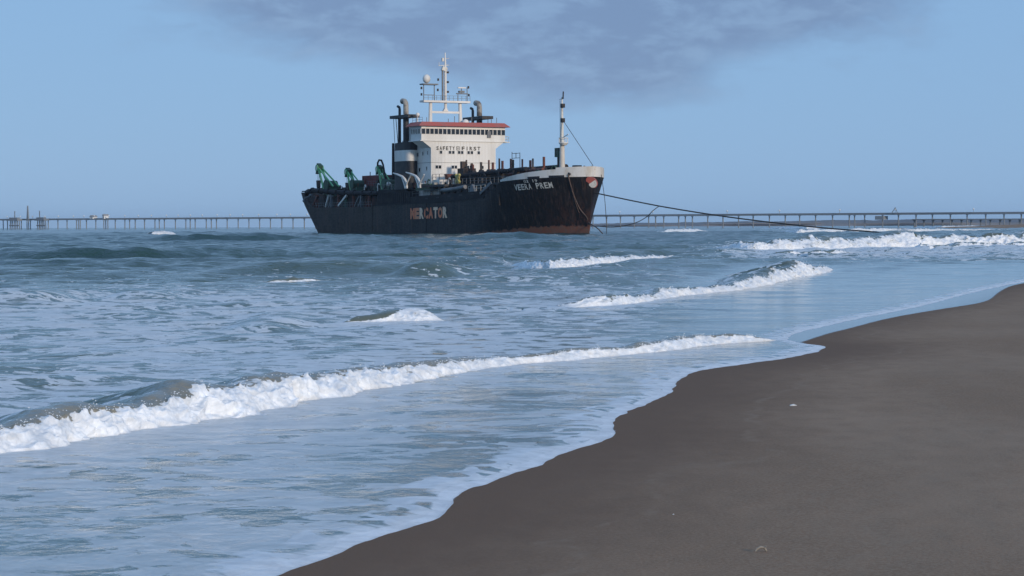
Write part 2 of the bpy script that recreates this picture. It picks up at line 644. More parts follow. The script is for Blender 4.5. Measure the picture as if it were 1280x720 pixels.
# ------------------------------------------------------------------ the sea
def toe_distance(X, Y, T):
    best = np.full(X.shape, 1e18)
    sg = np.ones(X.shape)
    for a, b in zip(T[:-1], T[1:]):
        d = b - a
        t = np.clip(((X - a[0]) * d[0] + (Y - a[1]) * d[1]) / (d @ d), 0, 1)
        ex, ey = X - a[0] - t * d[0], Y - a[1] - t * d[1]
        q = ex * ex + ey * ey
        cr = d[0] * (Y - a[1]) - d[1] * (X - a[0])
        sg = np.where(q < best, np.where(cr > 0, 1.0, -1.0), sg)
        best = np.minimum(best, q)
    return np.sqrt(best) * sg


def chop(X, Y, d):
    """wind chop and swell away from the shore"""
    a = 0.25
    c, s_ = math.cos(a), math.sin(a)
    U, V = X * c + Y * s_, -X * s_ + Y * c
    r = perlin2(U / 3.2, V / 1.7, 3) * 0.060 + perlin2(U / 1.5 + 7, V / 0.9, 4) * 0.028 + perlin2(U / 0.7, V / 0.45 + 3, 5) * 0.011
    big = perlin2(U / 9.0 + 3, V / 4.2, 6) * 0.11 + perlin2(U / 26.0, V / 9.0 + 9, 8) * 0.17
    sw = np.sin(2 * np.pi * (V / 24.0 + 0.8 * perlin2(U / 60, V / 60, 9)))
    sw = (np.maximum(sw, -0.3)) ** 2 * np.sign(sw) * 0.30 * (0.6 + perlin2(U / 40 + 5, V / 50, 10))
    near = sstep(d, 0.3, 9.0)
    far = sstep(Y, 45, 110)
    return r * (0.30 + 0.9 * near + 1.8 * far) * sstep(d, 0.0, 1.5) + (big * near * (0.35 + 1.1 * far)) + sw * far


# swells that stand up without breaking: (x range, foot y, crest y)
SWELLS = [((262, 565), 345, 329), ((490, 575), 349, 333), ((-60, 60), 384, 366), ((150, 420), 303, 294), ((-40, 260), 327, 312), ((600, 720), 312, 305),
          ((255, 345), 419, 404), ((120, 215), 378, 366), ((560, 700), 300, 294)]


def make_sea():
    core = np.linspace(-0.262, 0.262, 860)
    lft = -0.262 - (np.linspace(0, 1, 70)[1:] ** 1.6) * 0.5
    cols = np.concatenate([lft[::-1], core, -lft])
    rows = np.concatenate([np.exp(np.linspace(math.log(6.5), math.log(600), 760)),
                           np.exp(np.linspace(math.log(600), math.log(9000), 70))[1:]])
    Yg = np.repeat(rows[:, None], len(cols), 1)
    Xg = Yg * cols[None, :]
    d = sdist(Xg, Yg, SHORE_S)
    nearw = 1 - sstep(Yg, 60, 120)
    d = d + nearw * (0.055 * perlin2(Xg / 0.45, Yg / 0.8, 90) + 0.03 * perlin2(Xg / 0.17, Yg / 0.33, 91))
    px = 640 + F * Xg / Yg
    be = F * EYE / Yg                     # pixels below the horizon
    Z = chop(Xg, Yg, d)
    tdn_ = toe_distance(Xg, Yg, BREAKERS['near']['T'])
    calm = sstep(px, 760, 960) * sstep(be, 40, 56) * (1 - 0.25 * sstep(be, 150, 200))
    calm = np.maximum(calm, 0.55 * (1 - sstep(tdn_, -0.3, 0.2)) * sstep(be, 110, 150))
    calm = np.clip(calm + 0.25 * perlin2(Xg / 1.5, Yg / 3.5, 95) * (calm > 0.05), 0, 1)
    Z = Z * (1 - 0.7 * calm)
    # standing swells
    face = np.zeros_like(Z)
    for (x0, x1), yf, yc in SWELLS:
        xm = (x0 + x1) / 2
        g = ground(xm, yf)
        hh = EYE - (yc - horizon(xm)) * (g.y + 2.0) / F
        wid = (x1 - x0) / 2 / F * g.y
        cx = g.x
        un = (Xg - cx) / wid
        yy = Yg - (g.y + 2.0) - 0.10 * (Xg - cx) - 0.6 * perlin2(Xg / 5, Yg / 11, 21)
        prof = np.where(yy < 0, np.exp(-(yy / (0.9 + hh)) ** 2), np.exp(-(yy / 5.0) ** 2))
        amp = np.exp(-np.abs(un * 1.1) ** 3) * hh * 1.1
        Z += prof * amp
    # trough under the breakers so their own meshes carry the surface
    foam = np.zeros_like(Z)
    for k, b in BREAKERS.items():
        ht = float(np.max(b['h']))
        y0, y1 = b['T'][:, 1].min() - 14, b['T'][:, 1].max() + 20
        r0, r1 = np.searchsorted(rows, max(y0, 6.0)), np.searchsorted(rows, y1)
        td = toe_distance(Xg[r0:r1], Yg[r0:r1], b['T'])
        inside = (px[r0:r1] > b['p'][0][0]) & (px[r0:r1] < b['p'][-1][0])
        end = np.minimum(sstep(px[r0:r1], b['p'][0][0] - 20, b['p'][0][0] + 15), sstep(-px[r0:r1], -b['p'][-1][0] - 20, -b['p'][-1][0] + 15))
        behind = np.where(td > 0, td, 0)
        flat = sstep(td, -2.5 * ht, 0.0) * sstep(-td, -10 * ht, -6 * ht) * end
        Z[r0:r1] = Z[r0:r1] * (1 - 0.85 * flat) - 0.05 * ht * sstep(td, 0.1 * ht, 0.6 * ht) * flat
        tdn = td + 0.5 * ht * perlin2(Xg[r0:r1] / (2.5 * ht), Yg[r0:r1] / (4 * ht), 31)
        foam[r0:r1] += end * (0.55 * np.exp(-(np.maximum(-tdn, 0) / (2.2 * ht)) ** 1.3) * (td <= 0)
                              + 0.30 * np.exp(-np.maximum(td, 0) / (6 * ht)) * (td > 0))

    def win(v, a, b_, c, e):
        return sstep(v, a, b_) * (1 - sstep(v, c, e))
    td = toe_distance(Xg, Yg, BREAKERS['near']['T'])
    sea_side = sstep(td, 0.0, 1.0)
    shore_side = 1 - sea_side
    dens = 0.02 + 0 * Z
    leftw = 1 - sstep(px, 620, 900)
    dens += win(be, 55, 90, 260, 330) * (0.20 + 0.21 * leftw) * sea_side
    dens += win(be, 70, 110, 170, 230) * 0.10 * leftw * sea_side
    dens += win(be, 38, 56, 64, 80) * 0.16 * win(px, 430, 600, 760, 900)
    dens += shore_side * sstep(d, 0.0, 0.4) * sstep(be, 110, 150) * (0.36 + 0.20 * (1 - sstep(px, 300, 620)) + 0.06 * sstep(be, 300, 420))
    dens += win(px, 840, 960, 5000, 5100) * win(be, 22, 27, 40, 50) * 0.60
    dens += win(px, 840, 1000, 5000, 5100) * win(be, 42, 46, 52, 62) * 0.15
    dens *= 1 - 0.55 * win(px, 780, 900, 5000, 5100) * win(be, 62, 78, 150, 165)
    dens += 0.14 * perlin2(Xg / 2.6, Yg / 6.0, 40) * sstep(be, 40, 70)
    foam = np.clip(foam * 0.9 + np.clip(dens, 0, 1), 0, 0.86)
    # the water thins out to nothing at its edge
    skin = np.clip(d * 0.10, -0.12, 0.022)
    Zs = np.where(d < 0.6, skin, 0.022) + Z * sstep(d, 0.02, 0.8)
    Zs = np.where(d < -1.2, -0.12, Zs)
    V = np.stack([Xg, Yg, Zs], -1).reshape(-1, 3)
    Q = grid_quads(len(rows), len(cols))
    dd = d.ravel()
    keep = (dd[Q] > -0.9).any(1)
    Q = Q[keep]
    used = np.zeros(len(V), bool)
    used[Q.ravel()] = True
    idx = np.cumsum(used) - 1
    me = np_mesh('sea', V[used], idx[Q], True, dict(foam=foam.ravel()[used], shore=dd[used], face=face.ravel()[used], calm=calm.ravel()[used]))
    o = link_mesh('sea', me, WATER)
    tag(o, kind='structure')


make_sea()


# ------------------------------------------------------------------ breaking waves
def make_breaker(key, b):
    L = b['s'][-1]
    n = max(24, int(L / b['res']))
    ss = np.linspace(0, L, n)
    T = np.stack([np.interp(ss, b['s'], b['T'][:, i]) for i in (0, 1)], -1)
    ker = max(3, n // 40)
    pad = np.pad(T, ((ker, ker), (0, 0)), mode='edge')
    kk = np.ones(2 * ker + 1) / (2 * ker + 1)
    T = np.stack([np.convolve(pad[:, i], kk, 'valid') for i in (0, 1)], -1)
    h = np.interp(ss, b['s'], b['h'])
    hm = float(h.max())
    q0 = max(hm, 0.05)
    h = h * (1 + b.get('vary', 0.22) * (perlin2(ss / (4.5 * q0), 0 * ss + 1.7, 200 + len(key)) + 0.6 * perlin2(ss / (1.6 * q0), 0 * ss + 5.7, 201 + len(key))))
    h = h * sstep(np.minimum(ss, L - ss) / L, 0.0, b.get('taper', 0.20))
    tan = np.gradient(T, axis=0)
    toe_w = 0.95 * perlin2(ss / (2.8 * q0), 0 * ss + 3.1, 210) + 0.30 * perlin2(ss / (0.7 * q0), 0 * ss + 6.1, 211)
    # average tangent: the roller stays smooth where the toe meanders
    ker2 = max(3, n // 12)
    pad = np.pad(tan, ((ker2, ker2), (0, 0)), mode='edge')
    kk = np.ones(2 * ker2 + 1) / (2 * ker2 + 1)
    tan = np.stack([np.convolve(pad[:, i], kk, 'valid') for i in (0, 1)], -1)
    tan /= np.linalg.norm(tan, axis=1)[:, None]
    nrm = np.stack([-tan[:, 1], tan[:, 0]], -1)         # seaward
    nt = b['nt']
    t = np.linspace(0, 1, nt) ** 1.15
    # profile: (offset seaward, height), both in crest heights
    kt = [0.0, 0.04, 0.14, 0.28, 0.42, 0.55, 0.64, 0.70, 0.80, 0.90, 1.0]
    ko = [-0.42, -0.30, -0.12, 0.10, 0.34, 0.68, 1.0, 1.35, 2.4, 4.2, b['back']]
    kz = [-0.16, 0.02, 0.26, 0.50, 0.70, 0.88, 0.98, 1.0, 0.72, 0.30, -0.14]
    ko = [v * b.get('run', 1.0) if v < 1.4 else v + 1.35 * (b.get('run', 1.0) - 1) for v in ko]
    tt = np.linspace(0, 1, 400)

    def sm(k_):
        y = np.interp(tt, kt, k_)
        y = np.convolve(np.pad(y, 14, mode='edge'), np.ones(29) / 29, 'valid')
        return np.interp(t, tt, y)
    off, zz = sm(ko), sm(kz)
    S = np.repeat(ss[:, None], nt, 1)
    Tt = np.repeat(t[None, :], n, 0)
    hh = h[:, None]
    sc = max(hm, 0.05)
    # foam height share varies along the crest: in places the clear brown lip stands above the white water
    seed = 50 + len(key)
    base_f = np.interp(ss / L, np.linspace(0, 1, len(b['fs'])), b['fs']) if 'fs' in b else b['foam']
    fv = base_f + 0.16 * perlin2(ss / (3.5 * sc), 0 * ss + 2.3, seed) + 0.10 * perlin2(ss / (1.2 * sc), 0 * ss + 7.1, seed + 1)
    tfoam = np.interp(np.clip(fv, 0.15, 1.2), [0, 0.3, 0.6, 0.9, 1.0, 1.25], [0.05, 0.22, 0.40, 0.58, 0.68, 0.80])[:, None]
    off2 = off[None, :] + toe_w[:, None] * np.clip(1 - t / 0.45, 0, 1)[None, :]
    X = T[:, 0][:, None] + nrm[:, 0][:, None] * off2 * hh
    Y = T[:, 1][:, None] + nrm[:, 1][:, None] * off2 * hh
    Z = zz[None, :] * hh + 0 * X
    rag = 0.05 * perlin2(S / (0.35 * sc), Tt * 9, seed + 2) + 0.03 * perlin2(S / (0.12 * sc), Tt * 22, seed + 3)
    white = 1 - sstep(Tt + rag, tfoam - 0.04, tfoam + 0.04)
    # clumps of white water, pushed out along the surface normal
    P = np.stack([X, Y, Z], -1)
    e1 = np.gradient(P, axis=0)
    e2 = np.gradient(P, axis=1)
    N = np.cross(e1, e2)
    N /= np.linalg.norm(N, axis=-1)[..., None] + 1e-9
    if N[n // 2, int(nt * 0.3), 2] < 0:
        N = -N
    q = 1.0 / sc
    l1 = 1 - np.abs(perlin3(X * q * 1.6, Y * q * 1.1, Z * q * 2.0, seed + 4))
    l2 = 1 - np.abs(perlin3(X * q * 4.2, Y * q * 3.0, Z * q * 4.6, seed + 5))
    l3 = perlin3(X * q * 9.5, Y * q * 7.0, Z * q * 10, seed + 6)
    l4 = perlin3(X * q * 22, Y * q * 16, Z * q * 22, seed + 7)
    fall = perlin2(S / (0.22 * sc) + 2.0 * perlin2(S / sc, Tt * 3, seed + 20), Tt * 2.5, seed + 14)
    lump = (0.32 * (l1 - 0.75) + 0.10 * (l2 - 0.75) + 0.05 * fall + 0.025 * l3 + 0.015 * l4) * b['lump']
    rise = sstep(Tt, 0.0, 0.10)
    amp = hh * (white * 1.0 + 0.10 * (1 - white)) * rise * (1 - sstep(Tt, 0.72, 0.95) * 0.9)
    P = P + N * (lump * amp)[..., None]
    # small throws of water along the white upper edge
    lipw = np.exp(-((Tt - tfoam) / 0.05) ** 2) * hh
    thr = np.maximum(0, perlin2(S / (0.5 * sc), 0 * S + 4.4, seed + 8)) ** 2 + np.maximum(0, perlin2(S / (0.16 * sc), Tt * 6, seed + 9)) ** 2
    P[..., 2] += lipw * thr * 0.22 * min(b['lump'], 1.0)
    hole = sstep(perlin2(S / (1.4 * sc), Tt * 4.5, seed + 11) + 0.5 * perlin2(S / (0.5 * sc), Tt * 9, seed + 12), 0.05, 0.5) * b.get('holes', 0.3) * sstep(Tt, 0.10, 0.28)
    toe_fade = 1 - 0.28 * (1 - sstep(Tt + 0.10 * perlin2(S / (0.4 * sc), Tt * 12, seed + 13), 0.02, 0.16))
    foam = 1.35 * white * (1 - hole) * toe_fade + (1 - white) * (0.18 + 0.25 * sstep(Tt, 0.66, 0.75) + 0.18 * perlin2(S / (1.1 * sc), Tt * 5, seed + 10))
    face = (1 - sstep(Tt, 0.66, 0.78)) * (0.85 if key == 'near' else 0.30)
    # foam wisps drawn up the clear lip
    V = P.reshape(-1, 3)
    Q = grid_quads(n, nt)[:, ::-1]
    me = np_mesh('breaking_wave', V, Q, True, dict(foam=np.clip(foam, 0, 1.5).ravel(), shore=np.full(len(V), 12.0), face=face.ravel()))
    o = link_mesh('breaking_wave', me, WATER)
    tag(o, kind='structure')
    if b.get('spray'):
        rs = np.random.default_rng(77)
        m = MB()
        k_ = np.abs(np.argmin(np.abs(t - 0.5)))
        for _ in range(b['spray']):
            i = int(rs.integers(n // 20, n - n // 20))
            act = float(thr[i, 0])
            if rs.random() > 0.15 + 3.0 * act:
                continue
            jj = int(np.clip(np.argmin(np.abs(t - tfoam[i, 0])) + rs.integers(-6, 3), 2, nt - 1))
            c = P[i, jj] + np.array([rs.normal() * 0.10, rs.normal() * 0.08, abs(rs.normal()) * 0.16 + 0.02]) * h[i] + np.array([0, -0.03, 0.0]) * h[i]
            r = b['drop'] * (0.5 + rs.random() ** 2 * 1.3)
            e = rs.normal(size=3)
            e /= np.linalg.norm(e)
            st = 1 + rs.random()
            m.add([c + np.array(v) * r for v in ((st, 0, 0), (-st, 0, 0), (0, 1, 0), (0, -1, 0), (0, 0, 1), (0, 0, -1))],
                  [(0, 2, 4), (2, 1, 4), (1, 3, 4), (3, 0, 4), (2, 0, 5), (1, 2, 5), (3, 1, 5), (0, 3, 5)])
        so = m.build('spray', SPRAY, o, True)
        tag(so, kind='stuff')
    return o


SPRAY = material('spray_drops', (0.82, 0.83, 0.84), 0.5)


for k, b in BREAKERS.items():
    make_breaker(k, b)


# ------------------------------------------------------------------ beach
def sand_material():
    m = bpy.data.materials.new('dark_sand')
    m.use_nodes = True
    t = NT(m.node_tree)
    out = t.new('ShaderNodeOutputMaterial')
    b = t.new('ShaderNodeBsdfPrincipled')
    t.link(b.outputs[0], out.inputs[0])
    pos = t.new('ShaderNodeNewGeometry').outputs['Position']
    d = t.attr('film')
    ds = t.attr('shore')
    big = t.noise(t.vmath('MULTIPLY', pos, (0.9, 0.35, 1)), 0.5, 5, 0.55, 0.4)
    fine = t.noise(pos, 45.0, 5, 0.75)
    mid = t.noise(t.vmath('MULTIPLY', pos, (1.0, 0.5, 1)), 4.0, 6, 0.6)
    c = t.mix(t.ramp(big, 0.35, 0.68), (0.265, 0.160, 0.098, 1), (0.345, 0.222, 0.145, 1))
    c = t.mix(t.ramp(mid, 0.35, 0.7, 0.0, 0.45), c, (0.225, 0.140, 0.088, 1))
    c = t.mix(t.ramp(fine, 0.35, 0.68, 0.0, 0.55), c, (0.42, 0.30, 0.205, 1))
    damp = t.ramp(t.math('ADD', ds, t.math('MULTIPLY', t.math('SUBTRACT', mid, 0.5), 0.8)), -2.2, -0.1)
    c = t.mix(damp, c, (0.195, 0.116, 0.072, 1))
    # faint lines left by earlier swash
    wob = t.math('ADD', ds, t.math('MULTIPLY', t.noise(pos, 0.35, 4, 0.55), 2.4))
    ln = t.ramp(t.math('PINGPONG', wob, 0.85), 0.0, 0.09, 1.0, 0.0)
    ln = t.math('MULTIPLY', ln, t.math('MULTIPLY', t.ramp(mid, 0.40, 0.62), t.ramp(ds, -6.5, -1.0)))
    c = t.mix(t.math('MULTIPLY', ln, 0.40), c, (0.36, 0.25, 0.17, 1))
    film = t.ramp(t.math('ADD', d, t.math('MULTIPLY', t.math('SUBTRACT', mid, 0.5), 0.06)), -0.03, 0.05)
    c = t.mix(film, c, (0.115, 0.085, 0.06, 1))
    t.link(c, b.inputs['Base Color'])
    rough = t.math('SUBTRACT', 0.95, t.math('ADD', t.math('MULTIPLY', damp, 0.12), t.math('MULTIPLY', film, 0.72)))
    t.link(rough, b.inputs['Roughness'])
    t.link(t.math('ADD', 0.12, t.math('MULTIPLY', film, 0.4)), b.inputs['Specular IOR Level'])
    bp = t.new('ShaderNodeBump')
    t.link(t.math('SUBTRACT', 0.55, t.math('MULTIPLY', film, 0.5)), bp.inputs['Strength'])
    bp.inputs['Distance'].default_value = 0.015
    t.link(t.math('ADD', t.math('MULTIPLY', fine, 0.35), mid), bp.inputs['Height'])
    t.link(bp.outputs[0], b.inputs['Normal'])
    return m


SAND = sand_material()


def sand_height(X, Y, d):
    z = np.where(d > 0, -0.035 * d, -0.014 * d)
    z = np.clip(z, -0.4, 0.35)
    z = z + sstep(-d, 0.4, 3.0) * (perlin2(X / 2.3, Y / 5.0, 60) * 0.012 + perlin2(X / 0.6, Y / 1.0, 61) * 0.004 + perlin2(X / 0.2, Y / 0.3, 62) * 0.0018)
    return z


def make_beach():
    cols = np.concatenate([np.linspace(-0.75, -0.25, 30)[:-1], np.linspace(-0.25, 0.27, 420), np.linspace(0.27, 1.6, 70)[1:]])
    rows = np.concatenate([np.linspace(-12, 5, 18)[:-1], np.exp(np.linspace(math.log(5), math.log(900), 420))])
    Yg = np.repeat(rows[:, None], len(cols), 1)
    scale = np.maximum(Yg, 5.0)
    Xg = scale * cols[None, :]
    d = sdist(Xg, Yg, SHORE_S)
    df = sdist(Xg, Yg, FILM_S)
    df = np.where(d > 0, np.maximum(df, d), df)
    # left of the first film vertex the film ends with the water's edge
    Z = sand_height(Xg, Yg, d)
    V = np.stack([Xg, Yg, Z], -1).reshape(-1, 3)
    Q = grid_quads(len(rows), len(cols))
    dd = d.ravel()
    keep = (dd[Q] < 3.0).any(1)
    Q = Q[keep]
    used = np.zeros(len(V), bool)
    used[Q.ravel()] = True
    idx = np.cumsum(used) - 1
    me = np_mesh('beach', V[used], idx[Q], True, dict(shore=dd[used], film=df.ravel()[used]))
    tag(link_mesh('beach', me, SAND), kind='structure')


make_beach()


def make_spit():
    """the beach comes round again far off, under the landward end of the pier"""
    P = [(205, 1120), (225, 1085), (270, 1050), (340, 1010), (440, 980), (700, 940)]
    B = [(205, 1120), (240, 1150), (300, 1210), (400, 1300), (520, 1400), (800, 1600)]
    n, mrows = 90, 24
    tt = np.linspace(0, 1, n)
    P, B = np.array(P, float), np.array(B, float)
    ps = np.linspace(0, 1, len(P))
    A = np.stack([np.interp(tt, ps, P[:, i]) for i in (0, 1)], -1)
    C = np.stack([np.interp(tt, ps, B[:, i]) for i in (0, 1)], -1)
    u = np.linspace(-0.04, 1.04, mrows)
    XY = A[:, None, :] * (1 - u)[None, :, None] + C[:, None, :] * u[None, :, None]
    wdt = np.linalg.norm(C - A, axis=1)[:, None]
    e = np.clip(np.minimum(u, 1 - u), -0.1, 1)[None, :] * wdt
    Z = np.clip(e * 0.035, -0.3, 2.3) + perlin2(XY[..., 0] / 14, XY[..., 1] / 18, 70) * 0.25 * sstep(e, 0, 20)
    V = np.concatenate([XY, Z[..., None]], -1).reshape(-1, 3)
    me = np_mesh('sand_spit', V, grid_quads(n, mrows), True, dict(shore=np.full(n * mrows, -20.0), film=np.full(n * mrows, -20.0)))
    tag(link_mesh('sand_spit', me, SAND), kind='structure')


make_spit()


def make_far_shore():
    m = material('far_scrub', (0.16, 0.155, 0.16), 0.95, var=(0.22, 0.20, 0.19), vscale=0.01, spec=0.1)
    n = 500
    x = np.linspace(-120, 2400, n)
    top = 4.5 + 7.5 * sstep(x, -120, 900) + perlin2(x / 90, 0 * x, 80) * 1.6 + perlin2(x / 22, 0 * x + 3, 81) * 0.9 + perlin2(x / 7, 0 * x + 5, 82) * 0.5
    top *= sstep(x, -122, 60) * 0.9 + 0.1
    V = []
    prof = [(0, -0.5), (4, 0.4), (30, 0.5), (60, 0.75), (120, 1.0), (260, 0.9), (500, -0.5)]
    for (dy, f) in prof:
        yy = 4000 + dy + 60 * perlin2(x / 300, 0 * x + dy, 83)
        V.append(np.stack([x, yy, np.where(f < 0, -1.0, top * f)], -1))
    V = np.concatenate(V)
    me = np_mesh('far_shore', V, grid_quads(len(prof), n), False)
    tag(link_mesh('far_shore', me, m), kind='structure')


make_far_shore()


# ------------------------------------------------------------------ materials of the ship
def hull_material():
    m = bpy.data.materials.new('hull_paint')
    m.use_nodes = True
    t = NT(m.node_tree)
    out = t.new('ShaderNodeOutputMaterial')
    b = t.new('ShaderNodeBsdfPrincipled')
    t.link(b.outputs[0], out.inputs[0])
    co = t.new('ShaderNodeTexCoord').outputs['Object']
    sp = t.new('ShaderNodeSeparateXYZ')
    t.link(co, sp.inputs[0])
    x, z = sp.outputs[0], sp.outputs[2]
    # paint: faded grey-brown aft, navy amidships, fresher black at the bow
    blot = t.noise(co, 0.35, 6, 0.6)
    aft = t.mix(t.ramp(blot, 0.35, 0.65), (0.022, 0.0165, 0.0145, 1), (0.040, 0.031, 0.027, 1))
    midc = t.mix(t.ramp(blot, 0.35, 0.65), (0.014, 0.0140, 0.016, 1), (0.027, 0.025, 0.026, 1))
    bow = t.mix(t.ramp(blot, 0.4, 0.7), (0.006, 0.0055, 0.007, 1), (0.012, 0.0105, 0.011, 1))
    c = t.mix(t.ramp(x, -24.0, -8.0), aft, midc)
    c = t.mix(t.ramp(x, 22.0, 34.0), c, bow)
    # vertical streaks of rust and salt
    st = t.noise(t.vmath('MULTIPLY', co, (1.6, 1.6, 0.07)), 1.0, 6, 0.6)
    c = t.mix(t.ramp(st, 0.48, 0.72, 0.0, 0.5), c, (0.072, 0.050, 0.042, 1))
    st2 = t.noise(t.vmath('MULTIPLY', co, (3.2, 3.2, 0.10)), 1.0, 5, 0.65)
    c = t.mix(t.ramp(st2, 0.55, 0.74, 0.0, 0.55), c, (0.12, 0.052, 0.032, 1))
    sc_ = t.noise(t.vmath('MULTIPLY', co, (0.9, 0.9, 2.0)), 1.3, 8, 0.7, 0.6)
    c = t.mix(t.ramp(sc_, 0.64, 0.72, 0.0, 0.5), c, (0.075, 0.068, 0.068, 1))
    # bow: rust plate patch and the old red boot topping at the waterline
    rb = t.noise(t.vmath('MULTIPLY', co, (0.8, 0.8, 0.5)), 1.0, 8, 0.68, 0.5)
    patch = t.math('MULTIPLY', t.ramp(x, 40.0, 50.0), t.ramp(z, 9.0, 2.0))
    c = t.mix(t.math('MULTIPLY', patch, t.ramp(rb, 0.42, 0.62, 0.0, 0.75)), c, (0.085, 0.034, 0.022, 1))
    edge = t.math('ADD', t.math('ADD', 0.35, t.math('MULTIPLY', t.ramp(x, 18.0, 50.0), 1.35)), t.math('MULTIPLY', t.math('SUBTRACT', rb, 0.5), 1.6))
    boot = t.math('MULTIPLY', t.ramp(z, t.math('ADD', edge, 0.25), t.math('SUBTRACT', edge, 0.15)), t.ramp(x, 10.0, 30.0))
    red = t.mix(t.ramp(sc_, 0.42, 0.62), (0.21, 0.080, 0.050, 1), (0.17, 0.105, 0.078, 1))
    c = t.mix(t.math('MULTIPLY', boot, 0.92), c, red)
    wet = t.ramp(t.math('ADD', z, t.math('MULTIPLY', rb, 0.5)), 0.75, 0.45)
    c = t.mix(wet, c, (0.012, 0.013, 0.014, 1))
    t.link(c, b.inputs['Base Color'])
    t.link(t.ramp(sc_, 0.4, 0.7, 0.55, 0.8), b.inputs['Roughness'])
    b.inputs['Specular IOR Level'].default_value = 0.25
    # plating: frames showing through the shell
    sx = t.math('SINE', t.math('MULTIPLY', x, 2 * math.pi / 0.75))
    lz = t.math('PINGPONG', t.math('ADD', z, 0.4), 1.1)
    seam = t.ramp(lz, 0.0, 0.06)
    bp = t.new('ShaderNodeBump')
    bp.inputs['Strength'].default_value = 0.5
    bp.inputs['Distance'].default_value = 0.03
    t.link(t.math('ADD', t.math('ADD', t.math('MULTIPLY', sx, 0.3), t.math('MULTIPLY', seam, 0.5)), t.math('MULTIPLY', sc_, 1.2)), bp.inputs['Height'])
    t.link(bp.outputs[0], b.inputs['Normal'])
    return m


M_HULL = hull_material()
M_BLACK = material('sooty_black_paint', (0.012, 0.013, 0.017), 0.6, var=(0.03, 0.027, 0.027), vscale=0.8)
M_DARK = material('dark_rusty_steel', (0.026, 0.023, 0.022), 0.75, var=(0.075, 0.048, 0.036), vscale=0.7, var2=(0.14, 0.075, 0.05), v2scale=1.5)
M_NAVY = material('navy_deck_steel', (0.014, 0.0135, 0.017), 0.75, spec=0.25, var=(0.028, 0.025, 0.026), vscale=0.6, var2=(0.07, 0.045, 0.035), v2scale=1.2, lo2=0.6, hi2=0.72)
M_WHITE = material('aged_white_paint', (0.76, 0.74, 0.70), 0.55, var=(0.66, 0.63, 0.58), vscale=0.25, stretch=(1, 1, 0.35), var2=(0.42, 0.27, 0.17), v2scale=0.9, lo2=0.66, hi2=0.78)
M_BULW = material('rust_stained_white_paint', (0.74, 0.71, 0.66), 0.6, var=(0.60, 0.54, 0.46), vscale=0.5, stretch=(1, 1, 0.4), var2=(0.28, 0.15, 0.09), v2scale=1.1, lo2=0.62, hi2=0.74)
M_RED = material('faded_red_paint', (0.42, 0.10, 0.075), 0.6, var=(0.36, 0.12, 0.10), vscale=0.5)
M_RUST = material('rusty_red_steel', (0.17, 0.055, 0.038), 0.8, var=(0.09, 0.045, 0.036), vscale=1.2)
M_REDBOX = material('red_container_paint', (0.20, 0.035, 0.030), 0.6, var=(0.12, 0.03, 0.028), vscale=0.9)
M_GREEN = material('green_machine_paint', (0.12, 0.42, 0.19), 0.55, var=(0.22, 0.45, 0.22), vscale=0.9, var2=(0.06, 0.05, 0.035), v2scale=1.4)
M_DGREEN = material('dull_green_paint', (0.030, 0.085, 0.050), 0.65, var=(0.04, 0.05, 0.038), vscale=0.8)
M_GREY = material('grey_steel', (0.16, 0.17, 0.18), 0.55, var=(0.11, 0.11, 0.12), vscale=0.9, metal=0.2)
M_PIPE = material('weathered_exhaust_steel', (0.34, 0.32, 0.28), 0.6, var=(0.12, 0.10, 0.085), vscale=0.7)
M_YELLOW = material('yellow_paint', (0.50, 0.42, 0.12), 0.6, var=(0.4, 0.34, 0.16), vscale=1.0)
M_LETTER = material('letter_white_paint', (0.70, 0.67, 0.60), 0.6, var=(0.50, 0.46, 0.40), vscale=1.2)
M_ORANGE = material('letter_orange_paint', (0.72, 0.20, 0.085), 0.65, var=(0.62, 0.26, 0.14), vscale=0.9, stretch=(1, 1, 0.4))
M_CREAM = material('letter_cream_paint', (0.85, 0.62, 0.44), 0.65, var=(0.70, 0.34, 0.20), vscale=0.9, stretch=(1, 1, 0.4))
M_INK = material('black_letter_paint', (0.05, 0.045, 0.04), 0.6)
M_GLASS = material('dark_window_glass', (0.012, 0.014, 0.018), 0.08, spec=0.6)
M_ROPE = material('tarred_rope', (0.045, 0.040, 0.036), 0.9, var=(0.07, 0.06, 0.05), vscale=0.8)
M_CHAIN = material('rusty_cable', (0.13, 0.085, 0.065), 0.85, var=(0.07, 0.05, 0.045), vscale=1.5)

# ------------------------------------------------------------------ the ship: +x bow, +y port, z up from the waterline
TH = math.radians(28.0)
ship = bpy.data.objects.new('dredger_ship', None)
col.objects.link(ship)
ship.location = (-9.674, 452.0, 0.0)
ship.rotation_euler = (0, 0, -(math.pi / 2 - TH))
tag(ship, 'rusty black dredger ship with white bridge aground beyond the surf', 'ship')


def interp(x, pts):
    return float(np.interp(x, [p[0] for p in pts], [p[1] for p in pts]))


def x_aft(z):
    if z <= 6.6:
        return -53.2 - 8.1 * z / 6.6
    return -61.3 - 2.0 * (z - 6.6) / 2.9


def x_stem(z):
    return 50.6 + 1.6 * max(0.0, min(1.0, z / 11.5)) ** 1.2


def half(x, z):
    q = max(0.0, min(1.0, z / 10.5))
    x0 = 21 + 11 * q
    p, e = 1.75 + 0.25 * q, 0.98 - 0.24 * q
    tt = max(0.0, min(1.0, (x - x0) / (x_stem(z) - x0)))
    b_ = 9.5 * (1 - tt ** p) ** e
    ta = max(0.0, min(1.0, (x_aft(z) + 6 - x) / 6))
    return b_ * (1 - 0.05 * ta ** 2.5)


TOP = [(-63, 9.5), (-59.5, 9.2), (-57.5, 6.9), (-56, 5.9), (-24, 5.8), (-23.6, 6.1), (-8, 6.35), (6.7, 6.5), (22, 7.0), (27, 7.2), (29.2, 8.1), (31, 8.7),
       (33.6, 9.9), (40, 10.35), (46, 10.6), (53, 10.7)]


